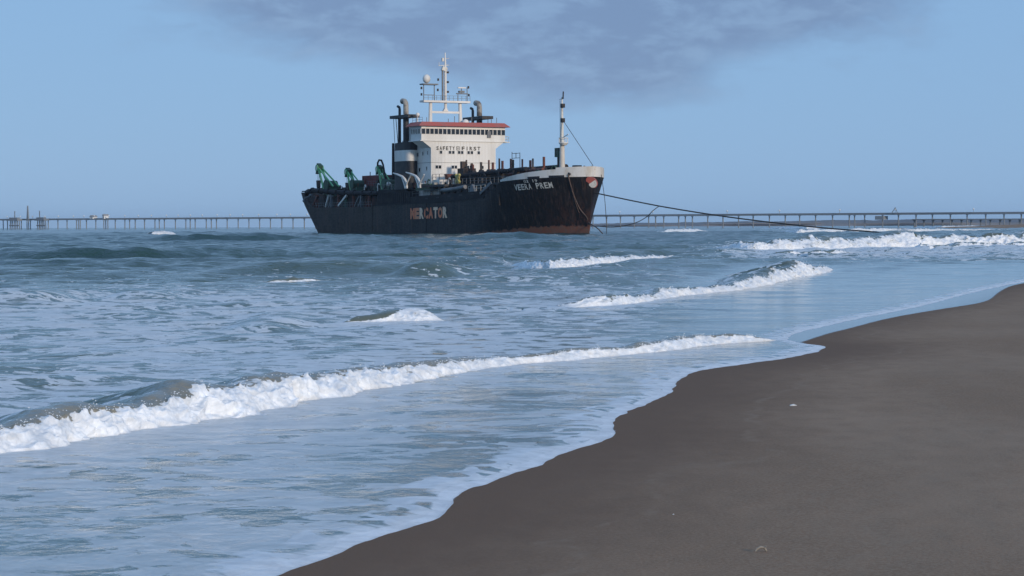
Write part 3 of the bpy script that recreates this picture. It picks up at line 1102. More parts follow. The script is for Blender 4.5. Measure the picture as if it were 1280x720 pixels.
def make_hull():
    ns, nz = 220, 26
    s = 1 - (1 - np.linspace(0, 1, ns)) ** 1.5
    V = []
    for side in (-1, 1):
        for i in range(ns):
            xn = x_aft(7.0) + (x_stem(7.0) - x_aft(7.0)) * s[i]
            zt = interp(xn, TOP)
            for j in range(nz):
                z = -2.5 + (zt + 2.5) * j / (nz - 1)
                xx = x_aft(z) + (x_stem(z) - x_aft(z)) * s[i]
                V.append((xx, side * half(xx, z), z))
    Q = []
    for sd_ in (0, 1):
        o = sd_ * ns * nz
        for i in range(ns - 1):
            for j in range(nz - 1):
                a = o + i * nz + j
                q = (a, a + nz, a + nz + 1, a + 1)
                Q.append(q if sd_ == 0 else q[::-1])
    o = ns * nz
    for j in range(nz - 1):                                  # transom
        Q.append((j, j + 1, o + j + 1, o + j))
    m = MB()
    m.add(V, Q)
    # decks inside the shell
    def deck(xa, xb, z, inset=0.12, n=40):
        xs = [xa + (xb - xa) * i / (n - 1) for i in range(n)]
        vs_ = [(x_, -max(0.02, half(x_, z) - inset), z) for x_ in xs] + [(x_, max(0.02, half(x_, z) - inset), z) for x_ in xs]
        m.add(vs_, [(i, i + 1, n + i + 1, n + i) for i in range(n - 1)])
    deck(-60.0, 33.0, 5.6)
    deck(33.0, 51.5, 9.75)
    m.add([(33.0, -9.3, 5.6), (33.0, 9.3, 5.6), (33.0, 9.3, 9.75), (33.0, -9.3, 9.75)], [(0, 1, 2, 3)])
    return m.build('hull', M_HULL, ship, smooth=True)


hull = make_hull()


def hull_strip(name, mat, z0f, z1f, xa, xb, off, n=60, parent=None, both=True, thick=0.10):
    """a band that follows the shell, from z0f(x) to z1f(x)"""
    m = MB()
    for side in ((-1, 1) if both else (-1,)):
        xs = [xa + (xb - xa) * (1 - (1 - i / (n - 1)) ** 1.5) for i in range(n)]
        rows = []
        for x_ in xs:
            a, b_ = z0f(x_), z1f(x_)
            ya, yb = half(x_, min(a, 10.8)), half(x_, min(b_, 10.8))
            rows.append([(x_, side * (ya + off), a), (x_, side * (yb + off), b_), (x_, side * max(0, yb + off - thick), b_), (x_, side * max(0, ya + off - thick), a)])
        vs_ = [p for r in rows for p in r]
        fs = []
        for i in range(n - 1):
            for k in range(4):
                a = i * 4 + k
                b_ = i * 4 + (k + 1) % 4
                fs.append((a, b_, b_ + 4, a + 4))
        fs += [(0, 1, 2, 3), tuple((n - 1) * 4 + k for k in (3, 2, 1, 0))]
        m.add(vs_, fs)
    return m.build(name, mat, parent or ship, smooth=False)


zb = lambda x_: interp(x_, [(30, 9.9), (33.6, 9.95), (40, 10.30), (46, 10.52), (53, 10.62)])
zw = lambda x_: interp(x_, [(33.5, 10.2), (36, 10.8), (41, 11.5), (46, 11.95), (53, 12.2)])
bul = hull_strip('bulwark', M_BULW, zb, zw, 33.8, 52.15, 0.03)
hull_strip('bow_bulwark', M_BULW, lambda x_: zw(x_) + 0.003, lambda x_: zw(x_) + 0.32, 47.2, 52.15, 0.03, n=30)
for xa, xb in ((41.6, 44.2), (46.0, 48.6)):
    hull_strip('fairlead_plate', M_BLACK, lambda x_: zb(x_) - 0.02, lambda x_: zb(x_) + 0.36, xa, xb, 0.06, n=8, both=False)
hull_strip('rubbing_strake', M_NAVY, lambda x_: interp(x_, TOP) - 0.18, lambda x_: interp(x_, TOP) + 0.03, -23.4, 27.5, 0.10, n=40, thick=0.2)
for xf in (-23.8, 2.0, 29.0):
    hull_strip('fender_frame', M_HULL, lambda x_: 0.2, lambda x_: interp(x_, TOP) - 0.2, xf, xf + 0.35, 0.07, n=3, both=False)


# letters -------------------------------------------------------------------------------------------------
def text_verts(body, bold=0.0, res=2):
    cu = bpy.data.curves.new('lettering', 'FONT')
    cu.body = body
    cu.size = 1.0
    cu.offset = bold
    cu.resolution_u = res
    cu.extrude = 0.0
    ob = bpy.data.objects.new('lettering', cu)
    col.objects.link(ob)
    dg = bpy.context.evaluated_depsgraph_get()
    me = bpy.data.meshes.new_from_object(ob.evaluated_get(dg))
    vs_ = [tuple(v.co) for v in me.vertices]
    fs = [tuple(p.vertices) for p in me.polygons]
    bpy.data.objects.remove(ob, do_unlink=True)
    bpy.data.curves.remove(cu)
    bpy.data.meshes.remove(me)
    return vs_, fs


def letters_on_hull(word, x0, x1, z0f, height, mats, parent, bold=0.02, off=0.045, wf=0.86):
    """each letter is a painted piece lying on the starboard shell; x grows towards the bow"""
    step = (x1 - x0) / len(word)
    for i, ch in enumerate(word):
        if ch == ' ':
            continue
        vs_, fs = text_verts(ch, bold)
        mn = min(v[0] for v in vs_)
        mxx = max(v[0] for v in vs_)
        hy = max(v[1] for v in vs_)
        ww = step * (wf if ch not in 'I1' else 0.3)
        pts = []
        for v in vs_:
            xx = x0 + step * (i + 0.5) + ((v[0] - mn) / max(mxx - mn, 1e-3) - 0.5) * ww
            z = z0f(xx) + v[1] / hy * height
            pts.append((xx, -(half(xx, z) + off), z))
        m = MB().add(pts, fs)
        o = m.build('letter', mats[i % len(mats)], parent)


mer = [M_ORANGE, M_ORANGE, M_CREAM, M_ORANGE, M_ORANGE, M_CREAM, M_ORANGE, M_CREAM]
letters_on_hull('MERCATOR', -5.1, 11.8, lambda x_: 3.30 + 0.012 * (x_ + 5), 2.05, mer, hull, 0.06, wf=0.96)
letters_on_hull('VEERA PREM', 37.8, 46.3, lambda x_: 8.30 + 0.045 * (x_ - 38), 1.05, [M_LETTER], hull, 0.025)
letters_on_hull('G2 19', 40.4, 43.6, lambda x_: 9.66 + 0.03 * (x_ - 40), 0.5, [M_LETTER], hull, 0.03)

# round bow mark, red rim and white disc
def bow_disc(name, mat, xc, zc, r, off, parent):
    m = MB()
    n = 28
    y0 = half(xc, zc)
    e = 0.25
    ty = (half(xc + e, zc) - half(xc - e, zc)) / (2 * e)
    tz = (half(xc, zc + e) - half(xc, zc - e)) / (2 * e)
    tx = Vector((1, -ty, 0)).normalized()
    tzv = Vector((0, -tz, 1)).normalized()
    nv = tx.cross(tzv)
    if nv.y > 0:
        nv = -nv
    c = Vector((xc, -y0, zc)) + nv * off
    rim = [c + tx * (r * math.cos(2 * math.pi * i / n)) + tzv * (r * 1.12 * math.sin(2 * math.pi * i / n)) for i in range(n)]
    back = [p - nv * 0.5 for p in rim]
    m.add(rim + back, [tuple(range(n))] + [(i, (i + 1) % n, n + (i + 1) % n, n + i) for i in range(n)])
    return m.build(name, mat, parent)


SHIPM = Matrix.Translation(Vector((-9.674, 452.0, 0))) @ Matrix.Rotation(-(math.pi / 2 - TH), 4, 'Z')


def project(p):
    q = cam.matrix_world.inverted() @ p
    return 640 + F * q.x / -q.z, 360 - F * q.y / -q.z


def shell_x(px, z):
    """where on the starboard shell, at height z, a photograph column falls"""
    best = min(np.arange(20, x_stem(z) - 0.02, 0.02), key=lambda x_: abs(project(SHIPM @ Vector((x_, -half(x_, z), z)))[0] - px))
    return float(best)


XH = shell_x(740.5, 9.5)
bd = bow_disc('hawse_ring', M_RED, XH, 9.6, 0.98, 0.12, ship)
bow_disc('hawse_cover', M_LETTER, XH + 0.05, 9.45, 0.76, 0.18, bd)
XL = shell_x(711, 11.0)
print('hawse', XH, 'fairlead', XL)
MB().tube([(XL, -half(XL, 10.8) - 0.12, 11.1), (XL, -half(XL, 10.8) + 0.25, 11.1)], 0.30, 12).build('fairlead', M_BLACK, ship)

# side casings above the main deck --------------------------------------------------------------------------
m = MB()
m.prism([(-21.5, 6.0), (-5.6, 6.2), (-5.6, 8.6), (-8.0, 9.2), (-20.6, 9.3), (-21.5, 9.0)], 1, -9.28, -6.0)
m.prism([(-21.5, 6.0), (-5.6, 6.2), (-5.6, 8.6), (-8.0, 9.2), (-20.6, 9.3), (-21.5, 9.0)], 1, 6.0, 9.28)
casing = m.build('side_casing', M_NAVY, ship)
mm = MB()
for i in range(16):
    x_ = -20.8 + i * 1.0
    mm.box(x_, x_ + 0.12, -9.36, -9.285, 6.4, 8.6)
mm.build('stiffener', M_NAVY, casing)
m = MB()
m.prism([(-5.5, 6.2), (27.6, 6.9), (30.0, 8.6), (27.0, 8.45), (14.0, 8.1), (-5.5, 7.7)], 1, -9.30, -8.6)
m.prism([(-5.5, 6.2), (27.6, 6.9), (30.0, 8.6), (27.0, 8.45), (14.0, 8.1), (-5.5, 7.7)], 1, 8.6, 9.30)
m.build('upper_strake', M_NAVY, ship)
for i in range(5):
    x_ = 1.5 + i * 5.0
    MB().box(x_, x_ + 1.3, -9.36, -9.305, 7.1 + 0.03 * x_, 7.35 + 0.03 * x_).build('freeing_port', M_BLACK, ship)
MB().beam((25.6, -9.45, 7.9), (30.2, -9.45, 9.9), 0.14, 0.5).build('ramp_plate', M_GREY, ship)

# hopper and the gear along it --------------------------------------------------------------------------------
m = MB()
m.box(3.5, 33.5, -6.8, 6.8, 5.6, 9.6)
m.box(3.2, 33.8, -7.1, 7.1, 9.6, 9.95)
hop = m.build('hopper_coaming', M_BLACK, ship)
for i in range(11):
    x_ = 4.0 + i * 2.8
    MB().box(x_, x_ + 0.3, -7.15, -6.81, 5.7, 9.55).build('coaming_stiffener', M_DARK, hop)
m = MB()
m.tube([(8.5, -9.0, 8.75), (13, -9.0, 8.85), (18.5, -9.0, 9.25)], 0.42, 10)
m.build('spare_pipe', M_GREY, ship, True)
m = MB()
m.prism([(20.4, 8.2), (22.8, 8.2), (21.8, 9.7), (21.3, 9.7)], 1, -9.2, -8.7)
m.build('pipe_cradle', M_GREY, ship)
# yellow valve cross
m = MB()
for a in range(4):
    an = math.radians(45 + 90 * a)
    m.beam((12.0, -7.35, 11.0), (12.0 + 1.15 * math.cos(an), -7.35, 11.0 + 1.15 * math.sin(an)), 0.42, 0.42)
m.ring((12.0, -7.35, 11.0), (0, 1, 0), 0.7, 0.12, 16, 6)
m.build('valve_wheel', M_YELLOW, ship)
m = MB()
m.tube([(3.5, -4.2, 11.6), (20, -4.2, 12.0), (34, -4.0, 12.4)], 0.42, 10)
m.build('discharge_pipe', M_NAVY, ship, True)
m = MB()
m.tube([(4, 1.5, 12.0), (22, 1.5, 12.5), (40, 1.2, 12.7)], 0.5, 10)
m.build('discharge_pipe', M_NAVY, ship, True)
m = MB()
m.tube([(22, -3.0, 11.2), (34, -3.0, 12.05), (38, -2.6, 12.2)], 0.34, 10)
m.build('discharge_pipe', M_RUST, ship, True)
for x_ in (6, 12, 18, 24, 30):
    MB().box(x_, x_ + 0.35, -4.8, 2.4, 9.95, 11.6 + 0.02 * x_).build('pipe_support', M_DARK, ship)
# clusters of valve posts with their hand gear
posts = [(5.2, 14.9, 0.9), (7.4, 14.0, 0.6), (8.2, 13.9, 0.6), (11.6, 14.3, 0.5), (14.9, 14.6, 0.4), (16.6, 14.1, 0.4), (19.3, 14.8, 0.4), (20.6, 14.3, 0.4),
         (24.0, 14.6, 0.45), (24.9, 14.4, 0.4), (28.7, 14.4, 0.35), (31.9, 14.1, 0.22), (32.9, 14.4, 0.3), (37.2, 14.6, 0.3)]
for i, (x_, zt, wd) in enumerate(posts):
    y_ = -2.0
    z0 = 9.9 if x_ < 34 else 9.7
    p = MB().beam((x_, y_, z0), (x_, y_, zt), 0.26 + 0.1 * (i % 2)).build('valve_post', M_RUST if i % 3 else M_DARK, ship)
    m = MB()
    m.prism([(x_ - wd - 0.5, z0), (x_ + wd + 0.5, z0), (x_ + wd + 0.2, z0 + 2.2), (x_ + 0.15, z0 + 2.9), (x_ - wd, z0 + 2.3)], 1, y_ - 0.5, y_ + 0.5)
    m.build('valve_body', M_BLACK if i % 2 else M_DARK, p)
    if i in (0, 2, 9):
        MB().beam((x_ - 0.5, y_, zt - 0.9), (x_ + 0.5, y_, zt - 0.9), 0.12).build('crosspiece', M_DARK, p)
# extra gear in front of the house
m = MB()
m.box(4.0, 6.6, -3.4, -0.6, 9.9, 13.2)
m.box(4.4, 5.2, -3.0, -2.2, 13.2, 14.6)
m.tube([(6.0, -1.2, 13.2), (6.0, -1.2, 14.2)], 0.25, 8)
m.build('winch_house', M_DARK, ship)
m = MB()
m.prism([(-0.7, 10.4), (0.7, 10.4), (1.3, 12.1), (-1.3, 12.1)], 0, 2.2, 3.4)
for v in range(len(m.v)):
    m.v[v] = (m.v[v][0], m.v[v][1] - 4.2, m.v[v][2])
m.build('hopper_chute', M_RUST, ship)
# light frame on two legs
m = MB()
for (xa, xb, za, zc) in ((23.8, 23.8, 12.0, 15.9), (27.0, 27.0, 12.0, 15.7), (23.8, 27.0, 15.6, 15.6), (23.8, 27.0, 14.7, 14.7), (25.4, 25.4, 14.7, 15.7)):
    m.beam((xa, -1.6, za), (xb, -1.6, zc), 0.09)
m.build('light_frame', M_DARK, ship)
# foredeck winch and ring vent
m = MB()
m.tube([(37.2, -3.4, 10.9), (37.2, 1.0, 10.9)], 0.95, 14)
m.tube([(37.2, -3.5, 10.9), (37.2, -3.2, 10.9)], 1.3, 14)
m.box(36.0, 38.6, -1.6, 0.2, 9.76, 11.9)
m.build('anchor_winch', M_DGREEN, ship, True)
m = MB()
m.ring((40.0, -1.4, 12.2), (0.3, -1, 0), 0.62, 0.16, 14, 6, 0, math.pi)
m.tube([(40.6, -1.2, 12.2), (40.6, -1.2, 9.8)], 0.16, 6)
m.build('gooseneck_vent', M_DGREEN, ship, True)
m = MB()
m.box(47.2, 48.6, -1.6, -0.4, 11.6, 12.75)
m.box(46.7, 49.2, -1.9, -0.1, 9.76, 11.6)
m.tube([(47.0, -2.0, 11.3), (47.0, -2.0, 12.4)], 0.12, 6)
m.build('bow_locker', M_NAVY, ship)
m = MB()
for y_ in (-1.0, 0.6):
    m.tube([(50.6, y_, 9.8), (50.6, y_, 12.6)], 0.16, 8)
m.box(50.5, 50.7, -1.0, 0.6, 12.2, 12.4)
m.build('bollard', M_DARK, ship)

# railings -------------------------------------------------------------------------------------------------
def railing(pts, h=1.05, step=1.6, r=0.035, mat=None, name='railing', bars=(0.5, 1.0), parent=None):
    m = MB()
    for a, b_ in zip(pts[:-1], pts[1:]):
        a, b_ = Vector(a), Vector(b_)
        L = (b_ - a).length
        n = max(1, int(L / step))
        for i in range(n + 1):
            p = a + (b_ - a) * i / n
            m.beam(p, p + Vector((0, 0, h)), r * 1.6)
        for f in bars:
            m.beam(a + Vector((0, 0, h * f)), b_ + Vector((0, 0, h * f)), r * 1.6)
    return m.build(name, mat or M_GREY, parent or ship)


railing([(3.4, -7.0, 9.95), (33.4, -7.0, 9.95)])
railing([(3.4, 7.0, 9.95), (33.4, 7.0, 9.95)])
railing([(-5.0, -9.1, 7.75), (7.5, -9.1, 7.95)])
railing([(20.0, -9.1, 8.3), (27.0, -9.1, 8.5)], mat=M_LETTER)
railing([(-20.5, -9.1, 9.3), (-8.5, -9.1, 9.25)])

# accommodation ---------------------------------------------------------------------------------------------
m = MB()
m.box(-13.5, 0.0, -7.3, 7.3, 5.6, 19.25)
wall = m.build('house_wall', M_WHITE, ship)
# vertical plate seams standing proud on the front and the starboard side
for i in range(21):
    y_ = -7.0 + i * 0.7
    MB().box(0.002, 0.030, y_ - 0.025, y_ + 0.025, 10.3, 18.9).build('plate_seam', M_BULW, wall)
for z_ in (14.45, 17.95):
    if z_ < 15:
        MB().box(0.002, 0.05, -7.3, 7.3, z_, z_ + 0.06).build('deck_line', M_GREY, wall)
        MB().box(-13.4, 0.0, -7.35, -7.302, z_, z_ + 0.06).build('deck_line', M_GREY, wall)


def window(x_, y_, z_, wd, ht, face, parent, frame=True, t=0.05):
    """face 'f' = forward bulkhead, 's' = starboard side"""
    if face == 'f':
        g_ = MB().box(x_ + 0.004, x_ + 0.02, y_ - wd / 2, y_ + wd / 2, z_ - ht / 2, z_ + ht / 2).build('window', M_GLASS, parent)
    else:
        g_ = MB().box(x_ - wd / 2, x_ + wd / 2, y_ - 0.02, y_ - 0.004, z_ - ht / 2, z_ + ht / 2).build('window', M_GLASS, parent)
    if frame:
        m_ = MB()
        for (a, b_, c, d_) in ((-wd / 2 - t, wd / 2 + t, ht / 2, ht / 2 + t), (-wd / 2 - t, wd / 2 + t, -ht / 2 - t, -ht / 2),
                               (-wd / 2 - t, -wd / 2, -ht / 2, ht / 2), (wd / 2, wd / 2 + t, -ht / 2, ht / 2)):
            if face == 'f':
                m_.box(x_ + 0.003, x_ + 0.09, y_ + a, y_ + b_, z_ + c, z_ + d_)
            else:
                m_.box(x_ + a, x_ + b_, y_ - 0.09, y_ - 0.003, z_ + c, z_ + d_)
        m_.build('frame', M_WHITE, g_)
    return g_


for y_ in (-5.0, -3.0, -2.25, -0.95, -0.25, 1.2, 1.95, 3.5):
    window(0.03, y_ - 0.1, 16.55, 0.52, 0.58, 'f', wall)
for y_ in (-6.05, -5.35, -2.45, -1.8, 0.95, 1.6, 4.2):
    window(0.03, y_, 13.6, 0.55, 0.62, 'f', wall)
for x_, z_, wd in ((-6.0, 16.2, 0.75), (-3.6, 16.35, 0.45), (-1.4, 16.45, 0.45), (-5.2, 13.1, 0.8), (-1.9, 13.3, 0.5), (-7.4, 13.0, 0.5)):
    window(x_, -7.3, z_, wd, 0.75, 's', wall)

# wheelhouse: a wider box on a flared underside, a red roof edge above
m = MB()
ZB, ZT = 18.9, 21.75
XB = -4.9
m.box(XB, 0.06, -9.45, 9.45, ZB, ZT)
# flare from the house up to the wings
for s_ in (-1, 1):
    vs_ = [(-4.4, s_ * 7.302, 17.4), (0.03, s_ * 7.302, 17.4), (0.03, s_ * 9.4, ZB - 0.002), (XB + 0.05, s_ * 9.4, ZB - 0.002), (-4.4, s_ * 7.302, ZB - 0.002), (0.03, s_ * 7.302, ZB - 0.002)]
    m.add(vs_, [(0, 1, 2, 3), (0, 3, 4), (1, 5, 2), (0, 4, 5, 1), (2, 5, 4, 3)])
bridge = m.build('wheelhouse', M_WHITE, ship)
m = MB()
m.box(XB - 0.4, 0.22, -9.75, 9.75, ZB - 0.16, ZB - 0.005)
m.build('wing_deck', M_WHITE, bridge)
for i in range(20):
    y_ = -9.0 + i * (18.0 / 19)
    window(0.06, y_, 20.70, 0.76, 1.05, 'f', bridge, True, 0.03)
for x_ in (-4.2, -3.2, -2.2, -1.2, -0.5):
    window(x_, -9.45, 20.72, 0.62, 0.92, 's', bridge, True, 0.04)
m = MB()
e = 0.75
lo = [(XB - 0.6, -9.6 - e), (0.1 + e, -9.6 - e), (0.1 + e, 9.6 + e), (XB - 0.6, 9.6 + e)]
hi_ = [(XB - 0.4, -9.3), (0.05, -9.3), (0.05, 9.3), (XB - 0.4, 9.3)]
m.add([(x_, y_, ZT + 0.003) for x_, y_ in lo] + [(x_, y_, ZT + 0.86) for x_, y_ in hi_],
      [(0, 3, 2, 1), (4, 5, 6, 7), (0, 1, 5, 4), (1, 2, 6, 5), (2, 3, 7, 6), (3, 0, 4, 7)])
roof = m.build('roof', M_RED, ship)
m = MB()
m.box(XB - 8.6, XB - 0.61, -7.0, 7.0, 19.25, 22.2)
m.build('upper_house', M_WHITE, ship)
MB().box(-0.02, 0.30, 5.3, 6.1, 19.6, 20.9).build('wing_gear', M_GREY, bridge)
railing([(XB, 9.75, ZB), (XB + 0.2, 11.1, ZB), (-1.5, 11.1, ZB), (-1.0, 9.8, ZB)], h=1.1, mat=M_LETTER, step=0.9)
MB().box(XB, -1.0, 9.76, 11.15, ZB - 0.18, ZB - 0.02).build('wing_platform', M_WHITE, ship)
railing([(XB, -9.0, ZT + 0.86), (-0.3, -9.0, ZT + 0.86)], h=0.9, mat=M_GREY, step=1.2)

# painted words on the front
def front_letters(word, y0, y1, z0, height, parent):
    step = (y1 - y0) / len(word)
    for i, ch in enumerate(word):
        if ch == ' ':
            continue
        vs_, fs = text_verts(ch, 0.03)
        mn, mxx = min(v[0] for v in vs_), max(v[0] for v in vs_)
        hy = max(v[1] for v in vs_)
        ww = step * (0.72 if ch != 'I' else 0.2)
        pts = [(0.045, y0 + step * (i + 0.5) + ((v[0] - mn) / max(mxx - mn, 1e-3) - 0.5) * ww, z0 + v[1] / hy * height) for v in vs_]
        MB().add(pts, fs).build('letter', M_INK, parent)


front_letters('SAFETY', -6.2, -1.9, 17.0, 0.75, wall)
front_letters('FIRST', -0.55, 3.9, 17.0, 0.75, wall)
m = MB()
for (a, b_, c, d_) in ((-1.62, -0.92, 17.66, 17.76), (-1.62, -0.92, 16.98, 17.08), (-1.62, -1.52, 17.08, 17.66), (-1.02, -0.92, 17.08, 17.66)):
    m.box(0.034, 0.05, a, b_, c, d_)
m.box(0.034, 0.05, -1.36, -1.18, 17.24, 17.50)
m.build('emblem', M_INK, wall)
# lower front house behind the rails
m = MB()
m.box(0.01, 3.0, -6.9, 2.0, 5.6, 11.0)
lower = m.build('lower_house', M_BULW, ship)
for y_ in (-5.6, -4.6, -3.6, -2.6):
    window(3.0, y_, 10.2, 0.5, 0.5, 'f', lower, False)
MB().box(0.3, 2.6, -2.4, -0.2, 11.003, 12.0).build('locker', M_REDBOX, ship)
railing([(3.0, -6.9, 11.0), (3.0, 6.9, 11.0)], h=1.1, step=1.2, mat=M_DARK)
railing([(0.1, -6.95, 11.0), (3.0, -6.95, 11.0)], h=1.1, step=1.2, mat=M_DARK)

# funnels --------------------------------------------------------------------------------------------------
def funnel(yc, name='funnel'):
    def ring_(z, grow=0.0):
        lx, ly = 3.65 + grow, 1.4 + grow
        cx = -9.75
        pts = []
        for i in range(24):
            a = 2 * math.pi * i / 24
            ca, sa = math.cos(a), math.sin(a)
            pts.append((cx + lx * abs(ca) ** 0.55 * (1 if ca > 0 else -1), yc + ly * abs(sa) ** 0.55 * (1 if sa > 0 else -1), z))
        return pts

    def shell(z0, z1, grow, slope=0.0):
        a, b_ = ring_(z0, grow), ring_(z1, grow)
        b_ = [(x_, y_, z_ + slope * (x_ + 10.15)) for x_, y_, z_ in b_]
        n = 24
        return MB().add(a + b_, [(i, (i + 1) % n, n + (i + 1) % n, n + i) for i in range(n)] + [tuple(range(n, 2 * n))])
    f = shell(9.2, 18.75, 0.0, 0.03).build(name, M_BLACK, ship, True)
    shell(14.95, 17.15, 0.03).build('funnel_band', M_WHITE, f, True)
    # exhaust stack with its platform
    MB().tube([(-9.70, yc, 18.6), (-9.70, yc, 24.0)], 0.60, 12).build('uptake_casing', M_BLACK, f, True)
    MB().tube([(-9.70, yc, 24.5), (-9.70, yc, 26.3), (-9.85, yc, 26.8), (-10.30, yc, 27.15), (-11.30, yc, 27.25)], [0.56, 0.56, 0.56, 0.56, 0.6], 12).build('exhaust_pipe', M_PIPE, f, True)
    MB().tube([(-12.70, yc, 18.6), (-12.70, yc, 25.7), (-12.90, yc, 26.1), (-13.60, yc, 26.3)], 0.28, 8).build('exhaust_pipe', M_BLACK, f, True)
    MB().tube([(-11.60, yc - 0.7, 18.6), (-11.60, yc - 0.7, 24.2)], 0.2, 8).build('exhaust_pipe', M_BLACK, f, True)
    m_ = MB()
    m_.box(-14.80, -6.0, yc - 1.3, yc + 1.3, 23.75, 24.35)
    m_.beam((-14.60, yc, 24.2), (-13.60, yc, 18.8), 0.10)
    m_.beam((-13.80, yc - 0.9, 24.2), (-13.20, yc - 0.9, 18.8), 0.08)
    m_.build('stack_platform', M_BLACK, f)
    return f


funnel(-8.2)
funnel(8.6)
MB().tube([(-20.0, -6.3, 9.2), (-20.0, -6.3, 19.0)], [0.36, 0.26], 8).build('kingpost', M_NAVY, ship, True)

# signal mast on the house --------------------------------------------------------------------------------------
mast = bpy.data.objects.new('signal_mast', None)
col.objects.link(mast)
mast.parent = ship
XM = -8.2
for y_ in (-3.35, 3.35):
    MB().tube([(XM, y_ * 1.03, 22.2), (XM, y_ * 1.0, 27.0)], [0.42, 0.34], 8).build('leg', M_WHITE, mast, True)
MB().beam((XM, -3.3, 25.0), (XM, 3.3, 25.0), 0.4, 0.42).build('crossbeam', M_WHITE, mast)
m = MB()
m.box(XM - 1.0, XM + 1.0, -5.35, 5.25, 26.95, 27.35)
m.build('platform', M_WHITE, mast)
m = MB()
m.add([(XM - 0.3, -0.6, 25.2), (XM - 0.3, 0.6, 25.2), (XM - 0.3, 0.14, 26.0), (XM - 0.3, -0.14, 26.0), (XM + 0.3, -0.6, 25.2), (XM + 0.3, 0.6, 25.2), (XM + 0.3, 0.14, 26.0), (XM + 0.3, -0.14, 26.0)],
      [(0, 1, 2, 3), (7, 6, 5, 4), (0, 4, 5, 1), (1, 5, 6, 2), (2, 6, 7, 3), (3, 7, 4, 0)])
m.tube([(XM, 0.05, 25.2), (XM, 0.05, 33.6), (XM, 0.0, 37.2)], [0.30, 0.24, 0.10], 8)
m.build('pole', M_WHITE, mast, True)
m = MB()
for z_ in np.arange(27.4, 33.6, 0.62):
    m.beam((XM + 0.02, -0.62, z_), (XM + 0.02, 0.0, z_ + 0.3), 0.07)
    m.beam((XM + 0.02, -0.62, z_ + 0.6), (XM + 0.02, 0.0, z_ + 0.3), 0.07)
m.beam((XM, -0.62, 27.3), (XM, -0.62, 34.0), 0.26)
m.build('ladder_frame', M_GREY, mast)
m = MB()
m.prism([(-0.9, 33.6), (0.3, 33.3), (0.4, 34.1), (-0.6, 34.4)], 0, XM - 0.3, XM + 0.3)
m.beam((XM, -1.5, 34.5), (XM, 0.9, 34.7), 0.12)
m.beam((XM, -1.4, 34.5), (XM, -1.4, 35.2), 0.08)
m.beam((XM, 0.0, 35.9), (XM, 0.9, 36.1), 0.10)
m.box(XM - 0.2, XM + 0.2, -0.75, -0.35, 35.4, 36.1)
m.build('masthead', M_LETTER, mast)
for z_ in (29.0, 31.0, 33.0):
    MB().box(XM - 0.2, XM + 0.2, 0.3, 0.75, z_, z_ + 0.4).build('navigation_light', M_DARK, mast)
m = MB()
for y_ in (-4.9, -2.5):
    m.beam((XM, y_, 27.3), (XM, y_, 30.6), 0.14)
m.beam((XM, -4.9, 28.5), (XM, -2.5, 28.5), 0.10)
m.box(XM - 0.9, XM + 0.9, -5.4, -2.0, 30.5, 30.75)
m.build('antenna_stand', M_GREY, mast)
MB().ball((XM, -4.25, 31.75), 0.80, 16, 10, 1.15).build('radome', M_WHITE, mast, True)
m = MB()
m.beam((XM, 2.9, 27.3), (XM, 2.9, 29.0), 0.12)
m.beam((XM, 5.0, 27.3), (XM, 5.0, 30.2), 0.12)
m.beam((XM, 2.5, 28.9), (XM, 5.2, 28.9), 0.22)
m.box(XM - 0.3, XM + 0.3, 3.1, 4.3, 29.1, 29.5)
m.beam((XM, 3.7, 28.9), (XM, 3.7, 30.2), 0.14)
m.build('radar_stand', M_GREY, mast)
MB().box(XM - 0.15, XM + 0.15, 2.9, 4.7, 30.0, 30.25).build('radar_scanner', M_WHITE, mast)
railing([(XM + 0.95, -5.3, 27.35), (XM + 0.95, 5.2, 27.35)], h=1.0, step=0.9, mat=M_GREY, parent=mast)
for y_, z_ in ((-5.4, 28.3), (-5.4, 29.6), (-1.7, 29.3), (5.4, 28.4), (5.3, 30.0), (-1.6, 31.4)):
    MB().box(XM - 0.15, XM + 0.15, y_ - 0.14, y_ + 0.14, z_, z_ + 0.5).build('lamp', M_DARK, mast)
# small fittings on the roof
for i, (x_, y_, hh_) in enumerate(((-3, -9.0, 1.2), (-2.5, -7.0, 1.0), (-2, -2.4, 0.8), (-2, -1.0, 1.3), (-3, 3.4, 1.4), (-2, 6.6, 0.8), (-2, 8.6, 1.2), (-3.0, 7.9, 1.0))):
    MB().tube([(x_, y_, 22.55), (x_, y_, 22.6 + hh_)], 0.07, 6).build('aerial', M_GREY, ship)
m = MB()
m.ball((-4.0, -8.3, 24.2), 0.42, 12, 8)
m.tube([(-4.0, -8.3, 22.6), (-4.0, -8.3, 24.0)], 0.10, 6)
m.build('antenna_dome', M_WHITE, ship, True)
MB().ball((-7.0, 4.0, 22.9), 0.75, 14, 8, 1.0).build('satellite_dome', M_WHITE, ship, True)

# boat davits ---------------------------------------------------------------------------------------------------
for x_ in (-12.2, -6.0):
    m = MB()
    m.tube([(x_, -10.0, 12.6), (x_ + 2.2, -9.95, 12.25), (x_ + 4.4, -9.9, 11.75), (x_ + 5.4, -9.85, 11.2), (x_ + 6.0, -9.8, 10.4), (x_ + 6.3, -9.8, 9.35)],
           [0.12, 0.20, 0.25, 0.26, 0.22, 0.16], 8)
    d_ = m.build('boat_davit', M_WHITE, ship, True)
    MB().tube([(x_ + 4.0, -9.9, 11.7), (x_ + 5.2, -9.9, 10.2), (x_ + 5.6, -9.9, 9.35)], 0.16, 6).build('strut', M_WHITE, d_, True)
    MB().tube([(x_ + 8.2, -9.9, 12.0), (x_ + 6.6, -9.9, 10.6), (x_ + 5.8, -9.9, 9.35)], 0.15, 6).build('strut', M_WHITE, d_, True)
m = MB()
m.box(-3.8, 2.6, -8.9, -7.0, 8.9, 10.2)
m.build('deck_locker', M_DGREEN, ship)
m = MB()
